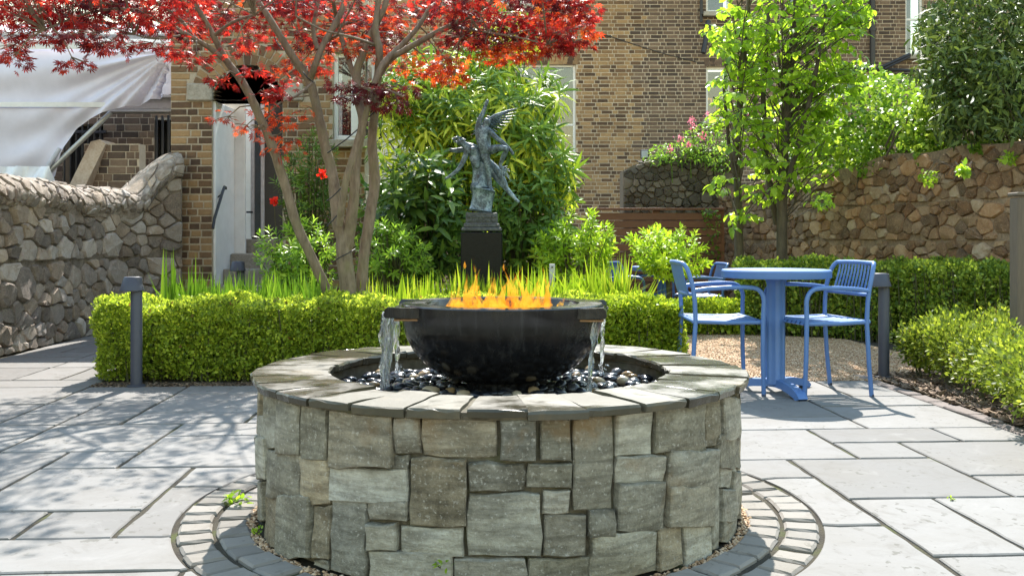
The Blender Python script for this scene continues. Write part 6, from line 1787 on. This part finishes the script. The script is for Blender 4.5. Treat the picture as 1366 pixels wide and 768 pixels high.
for px, py in ((592, 94), (578, 98), (606, 104), (596, 84), (660, 64), (676, 76), (690, 60), (702, 76), (646, 70), (718, 62)): cl(px, py, rng.uniform(-.6, 0), 20, 8, 40, 'orange')
for k in range(34): cl(rng.uniform(590, 772), rng.uniform(-20, 56), rng.uniform(-.8, .5), 34, 13, 58, ('red', 'purple', 'purple', 'red', 'orange')[k % 5])
for px, py in ((788, 16), (770, 58), (756, 62), (735, 64), (720, 50), (780, 36), (745, 44)): cl(px, py, rng.uniform(-.8, -.3), 18, 9, 36, 'red')
for k in range(60): cl(rng.uniform(-60, 760), rng.uniform(-190, -15), rng.uniform(-1.6, 1.2), 55, 22, 62, ('red', 'red', 'orange', 'purple')[k % 4])   # crown above the frame
for k in range(60): cl(rng.uniform(-160, 300), rng.uniform(-230, -25), rng.uniform(-1.5, 1.6), 60, 20, 60, ('red', 'red', 'purple')[k % 3])
bag = {'red': [], 'orange': [], 'purple': []}; tw = MB()
TM = tpl_maple()
for px, py, dy, w, h, n, c in CL:
    C = P(px, py, mY + dy); s = (mY + dy) / 1285
    d = LB - np.array(tuple(C)); i = (d ** 2).sum(1).argmin(); a = Vector(LB[i])
    mid = a.lerp(C, .5) + Vector((0, 0, .04)); tw.tube([a, mid, C], [.007, .005, .0025], 5, cap=False)
    sub = []
    for q in range(5):
        an = rng.uniform(0, 6.28); e = C + Vector((w * s * .8 * math.cos(an), w * s * .8 * math.sin(an), rng.uniform(-h, h) * s * .6)); sub.append(e)
        tw.tube([mid.lerp(C, .7), C.lerp(e, .5) + Vector((0, 0, .015)), e], [.0035, .0028, .0012], 4, cap=False)
    r_ = np.sqrt(rng.random(n)); an = rng.uniform(0, 6.28, n)
    p = np.column_stack([C.x + w * s * r_ * np.cos(an), C.y + w * s * r_ * np.sin(an), C.z + rng.normal(0, h * s * .55, n) - .25 * h * s * r_ ** 2])
    D = norm(np.column_stack([np.cos(an), np.sin(an), -.55 * np.ones(n)]) + rng.normal(0, .5, (n, 3)))
    Nn = norm(np.array([0, 0, 1]) + rng.normal(0, .55, (n, 3)))
    bag[c].append(scatter(TM, p, D, Nn, .047 * rng.uniform(.65, 1.25, n), np.clip(rng.random(n) * .75 + rng.random() * .25, 0, .999)))
for c, nm in (('red', "crimson_foliage"), ('orange', "orange_foliage"), ('purple', "purple_foliage")): leaves_obj(nm, bag[c], M[c], mp_t)
put("twigs", tw, M['maple_bark'], mp_t)
# string-light cable wound round the stems
m = MB()
def wind(pts): m.tube([P(px, py, mY - .11 + d) for px, py, d in pts], .0045, 6)
wind([(436, 302, 0), (444, 294, -.02), (452, 284, -.02), (458, 270, .0), (462, 258, .06)]); wind([(436, 268, .02), (444, 262, -.02), (454, 252, -.02), (459, 244, .04)])
wind([(437, 204, .05), (448, 196, 0), (462, 186, -.02), (478, 172, -.04), (492, 156, -.03), (502, 148, .02)]); wind([(443, 350, .03), (452, 344, -.05), (464, 338, -.06), (474, 332, 0)])
wind([(418, 110, .05), (410, 104, -.02), (404, 96, 0)]); wind([(377, 66, -.02), (370, 58, .0), (366, 50, .04)])
tag(put("light_cable", m, M['black']), "thin black cable wound round the pale maple stems", "cable")

# -------- slender bright green tree on the right
gt = thing("slender_tree", (P(1030, 0, 9.9).x, 9.9, 0), "slender bright green tree with several thin stems in front of the rubble walls", "tree")
def stem_t(pts, Y, mat='bark'):
    m = MB(); m.tube([P(px, py, Y + d) for px, py, r_, d in pts], [r_ * Y / 1285 for px, py, r_, d in pts], 8); put("trunk", m, M[mat], gt, smooth=60)
stem_t([(1042, 440, 8, 0), (1043, 350, 7.5, 0), (1043, 280, 7, 0), (1046, 200, 6, 0), (1052, 120, 5, 0), (1060, 40, 4, 0), (1064, -60, 3, 0)], 9.9)
stem_t([(985, 440, 7, .3), (986, 340, 6.5, .3), (984, 260, 5.5, .3), (982, 190, 5, .3), (990, 110, 4, .2), (998, 20, 3, .2), (1000, -60, 2.5, .2)], 9.9)
stem_t([(1036, 300, 4, .1), (1022, 220, 4, .1), (1018, 130, 3.5, 0), (1024, 40, 3, 0), (1030, -50, 2, 0)], 9.9)
stem_t([(1046, 260, 4, -.1), (1068, 180, 3.4, -.2), (1086, 110, 3, -.2), (1100, 30, 2.4, -.2), (1106, -40, 2, -.2)], 9.9)
stem_t([(984, 250, 3, .3), (972, 190, 2.6, .2), (966, 120, 2.2, .1), (972, 50, 2, .1)], 9.9)
pts = []
def blob(px, py, rx, ry, n, Y=9.9, dz=.35):
    for k in range(int(n * .86)):
        a = rng.uniform(0, 6.283); r_ = math.sqrt(rng.random()); pts.append(P(px + rx * r_ * math.cos(a), py + ry * r_ * math.sin(a), Y + rng.normal(0, dz)))
for q in ((1060, 10, 100, 55, 90), (1000, 60, 46, 50, 60), (1075, 70, 70, 50, 80), (1110, 20, 52, 34, 44), (1140, 30, 26, 22, 14), (980, 110, 30, 32, 28), (1040, 130, 60, 55, 80), (1100, 120, 46, 40, 46), (1125, 98, 26, 24, 18), (975, 50, 24, 24, 16), (1010, 190, 44, 40, 44), (1080, 185, 50, 34, 44), (968, 150, 22, 16, 12), (1030, 245, 46, 24, 20), (975, 245, 24, 14, 8), (985, 290, 22, 10, 7), (1050, -60, 95, 50, 80), (1090, 265, 14, 10, 5), (1058, 225, 50, 24, 20)): blob(*q)
C = np.array([tuple(p) for p in pts]); n = len(C); per = 8
hz_ = norm(np.column_stack([rng.normal(0, 1, n), rng.normal(0, 1, n), rng.normal(-.15, .25, n)]))
Pp = (np.repeat(C, per, 0) + np.repeat(hz_, per, 0) * (np.tile(np.arange(per), n) * .034 - .12)[:, None])
sd = norm(np.cross(np.repeat(hz_, per, 0), np.array([0, 0, 1]))) * np.where(np.tile(np.arange(per), n) % 2, 1, -1)[:, None]
D = norm(sd * .8 + np.repeat(hz_, per, 0) * .5 - np.array([0, 0, .45]) + rng.normal(0, .25, (n * per, 3)))
Nn = norm(np.array([0, 0, 1]) + rng.normal(0, .35, (n * per, 3)))
S = .092 * rng.uniform(.6, 1.25, n * per)
near = Pp[:, 1].argsort(); lone = near[:240]; mask = np.ones(n * per, bool); mask[lone] = False
tint = np.clip(np.repeat(rng.random(n), per) * .5 + rng.random(n * per) * .5, 0, .999)
leaves_obj("foliage", [scatter(tpl_leaf(.34, .2, .22), Pp[mask], D[mask], Nn[mask], S[mask], tint[mask])], M['lime'], gt)
tm = []
for kk in range(4):
    v, fs = tpl_leaf(.30 + .03 * kk, .2, .12 + .1 * kk); me = fast_mesh("leaf", v, fs); me.materials.append(M['lime']); tm.append(me)
Y_ = norm(D); X_ = norm(np.cross(Y_, Nn)); Z_ = np.cross(X_, Y_)
for i in lone:
    ob = bpy.data.objects.new("leaf", tm[int(i) % 4]); col.objects.link(ob); ob.parent = gt; ob.matrix_parent_inverse = Matrix.Translation(-gt.location)
    ob.matrix_basis = Matrix([[X_[i][r_] * S[i], Y_[i][r_] * S[i], Z_[i][r_] * S[i], Pp[i][r_]] for r_ in range(3)] + [[0, 0, 0, 1]])
m = MB()
for i in range(n):
    e = C[i] + hz_[i] * .13; b = C[i] - hz_[i] * .16; m.tube([b, (b + e) / 2 + np.array([0, 0, .01]), e], [.004, .003, .0012], 4, cap=False)
    if i % 3 == 0:
        st_ = P(1043 if C[i][0] > P(1012, 0, 9.9).x else 986, min(300, 317 - (C[i][2] - CAM_H) * 1285 / 9.9 + 60), 9.9); m.tube([st_, Vector(st_).lerp(Vector(b), .5) + Vector((0, 0, .03)), b], [.008, .006, .004], 4, cap=False)
put("branches", m, M['bark'], gt)

# -------- ivy and shrubs on top of the right wall, evergreen tree
def mass(name, label, blobs, mat, L, w, cat, per_px=1.0, seed=0, droopy=.4, stems_to=None, bark='bark', nst=60, sr=.012):
    Cc = []
    for px, py, rx, ry, n, Y, dz in blobs:
        a = rng.uniform(0, 6.283, n); r_ = np.sqrt(rng.random(n)); x = px + rx * r_ * np.cos(a); y = py + ry * r_ * np.sin(a); yy = Y + rng.normal(0, dz, n)
        Cc.append(np.column_stack([(x - 683) * yy / 1285, yy, CAM_H - (y - 317) * yy / 1285]))
    Cc = np.concatenate(Cc); c = Cc.mean(0)
    t = thing(name, (c[0], c[1], max(0, Cc[:, 2].min())), label, cat)
    N = len(Cc)
    D = norm(rng.normal(0, 1, (N, 3)) + np.array([0, -.4, -droopy])); Nn = norm(rng.normal(0, .6, (N, 3)) + np.array([0, -.25, .8]))
    ph = rng.uniform(0, 6); tint = np.clip(.5 + .28 * lump(Cc, 6, ph) + rng.normal(0, .2, N), 0, .999)
    leaves_obj("foliage", [scatter(tpl_leaf(w, .2, .2), Cc, D, Nn, L * rng.uniform(.6, 1.3, N), tint)], mat, t)
    m = MB()
    for i in rng.integers(0, N, nst):
        e = Vector(Cc[i]); b = Vector(stems_to) if stems_to else Vector((e.x + rnd.uniform(-.2, .2), e.y + .2, max(Cc[:, 2].min(), e.z - .3)))
        m.tube([b, b.lerp(e, .5) + Vector((rnd.uniform(-.06, .06), 0, .08)), e], [sr, sr * .65, sr * .25], 5, cap=False)
    put("stem", m, M[bark], t)
    return t
mass("ivy_bush", "bright green ivy and shrubs spilling over the top of the warm rubble wall", [(1110, 205, 60, 40, 1360, 11.2, .2), (1180, 190, 70, 45, 2210, 10.2, .2), (1240, 170, 45, 40, 1190, 9.5, .2), (1200, 135, 70, 36, 1360, 10.6, .25), (1090, 160, 40, 40, 595, 11.6, .2), (1150, 110, 45, 28, 442, 11.4, .3), (1262, 140, 40, 40, 850, 9.4, .2), (1120, 238, 46, 13, 260, 10.9, .08), (1180, 226, 40, 12, 240, 9.9, .06), (1245, 210, 30, 10, 130, 9.2, .05), (1075, 262, 22, 22, 160, 11.4, .08), (1320, 196, 30, 8, 110, 8.45, .05)], M['ivy'], .062, .36, "bush")
et = mass("evergreen_tree", "dark evergreen tree with narrow glossy leaves hanging over the rubble wall", [(1320, 40, 95, 60, 3750, 9.0, .5), (1300, 110, 70, 55, 3150, 8.9, .4), (1350, 130, 60, 55, 2550, 8.6, .4), (1290, 165, 50, 28, 975, 8.8, .3), (1250, 50, 36, 40, 570, 9.1, .3), (1240, 95, 24, 22, 180, 9.1, .2), (1340, -50, 120, 60, 2250, 9.1, .5), (1420, 60, 80, 110, 2100, 8.8, .4)], M['evergreen'], .085, .17, "tree", stems_to=(5.3, 9.1, .3), bark='bark')
m = MB(); m.tube([(5.3, 9.1, -.02), (5.25, 9.1, 1.2), (5.0, 9.05, 2.2), (4.85, 9.0, 3.4)], [.09, .08, .06, .03], 10); put("trunk", m, M['bark'], et, smooth=60)
for k, (lb, px, py, s_) in enumerate((("small tuft of fern sprouting from the rubble wall below the ivy", 1238, 236, 14), ("leafy sprig growing on top of the warm wall near the picture edge", 1345, 212, 9), ("trailing ivy strand hanging down the warm wall beside the slender tree", 1098, 268, 13), ("small green tuft rooted near the top of the warm wall under the evergreen", 1285, 226, 8))):
    q = G(px, 400); Y = 8.6 - k * .6
    mass("wall_plant", lb, [(px, py, s_, s_ * .7, 60, Y, .03)], M['lime'], .05, .3, "plant", nst=7, sr=.003)
# valerian on the dark wall
va = mass("valerian_plant", "loose green valerian with pink flower heads on top of the dark rubble wall", [(905, 203, 40, 14, 420, 12.7, .12), (945, 190, 34, 28, 520, 12.6, .12), (880, 212, 22, 6, 120, 12.7, .08), (965, 210, 22, 20, 220, 12.5, .1)], M['shrub'], .06, .17, "plant", nst=30, sr=.005)
m = []
for px, py in ((922, 160), (955, 157), (924, 171), (907, 184), (919, 193), (938, 182), (894, 199), (1004, 152), (960, 150), (944, 153)):
    c = P(px, py, 12.45); n = 26; p = np.array(tuple(c)) + rng.normal(0, .022, (n, 3)); m.append(scatter(tpl_small(.5), p, rdir(n), rdir(n), .026))
leaves_obj("flower_head", m, M['pink'], va)
m = MB()
for px, py in ((922, 160), (955, 157), (924, 171), (907, 184), (919, 193), (938, 182), (894, 199)): m.tube([P(px + 3, py + 45, 12.5), P(px + 2, py + 20, 12.47), P(px, py, 12.45)], [.006, .005, .004], 5)
put("flower_stem", m, M['iris'], va)
# creeper trailing on the fence, red blooms, weeds in the joints
mass("creeper", "thin pale creeper trailing down the right end of the timber fence", [(950, 300, 10, 20, 50, 12.0, .02), (952, 330, 12, 14, 40, 12.0, .02), (944, 285, 8, 8, 24, 12.0, .02)], M['ivy'], .05, .3, "creeper", nst=10, sr=.003)
for lb, px, py, Y in (("red bloom against the maple stem low down", 430, 231, 7.6), ("red bloom beside the dark porch doorway", 366, 269, 8.6)):
    t = thing("red_flower", P(px, py, Y), lb, "flower"); n = 40; p = np.array(tuple(P(px, py, Y))) + rng.normal(0, .012, (n, 3)); leaves_obj("petals", [scatter(tpl_small(.5), p, rdir(n), rdir(n), .03)], M['redpetal'], t)
    m = MB(); m.tube([P(px + 4, py + 60, Y + .1), P(px + 1, py + 25, Y + .05), P(px, py, Y)], .004, 5); put("stalk", m, M['twig'], t)
for lb, px, py, s_, n in (("little green weed between the setts beside the round wall", 308, 672, .05, 26), ("tiny green weed at the foot of the round wall near the setts", 342, 712, .025, 14), ("sprig of weed growing from the base of the round wall front", 505, 752, .03, 12), ("tiny green weed in the slab joint left of the edging", 1270, 667, .02, 10)):
    g = G(px, py) if px != 505 else Vector((-.19, 2.55, .07)); t = thing("weed", g, lb, "weed"); p = np.array(tuple(g)) + np.column_stack([rng.normal(0, s_ * .5, n), rng.normal(0, s_ * .4, n), rng.uniform(0, s_ * .6, n)])
    leaves_obj("leaves", [scatter(tpl_leaf(.3), p, norm(rng.normal(0, 1, (n, 3)) + np.array([0, 0, .8])), norm(rng.normal(0, .5, (n, 3)) + np.array([0, 0, 1])), s_ * .6)], M['lime'], t)
    m = MB()
    for k in range(4): m.tube([tuple(g), tuple(p[k])], .0012, 4)
    put("stalk", m, M['twig'], t)
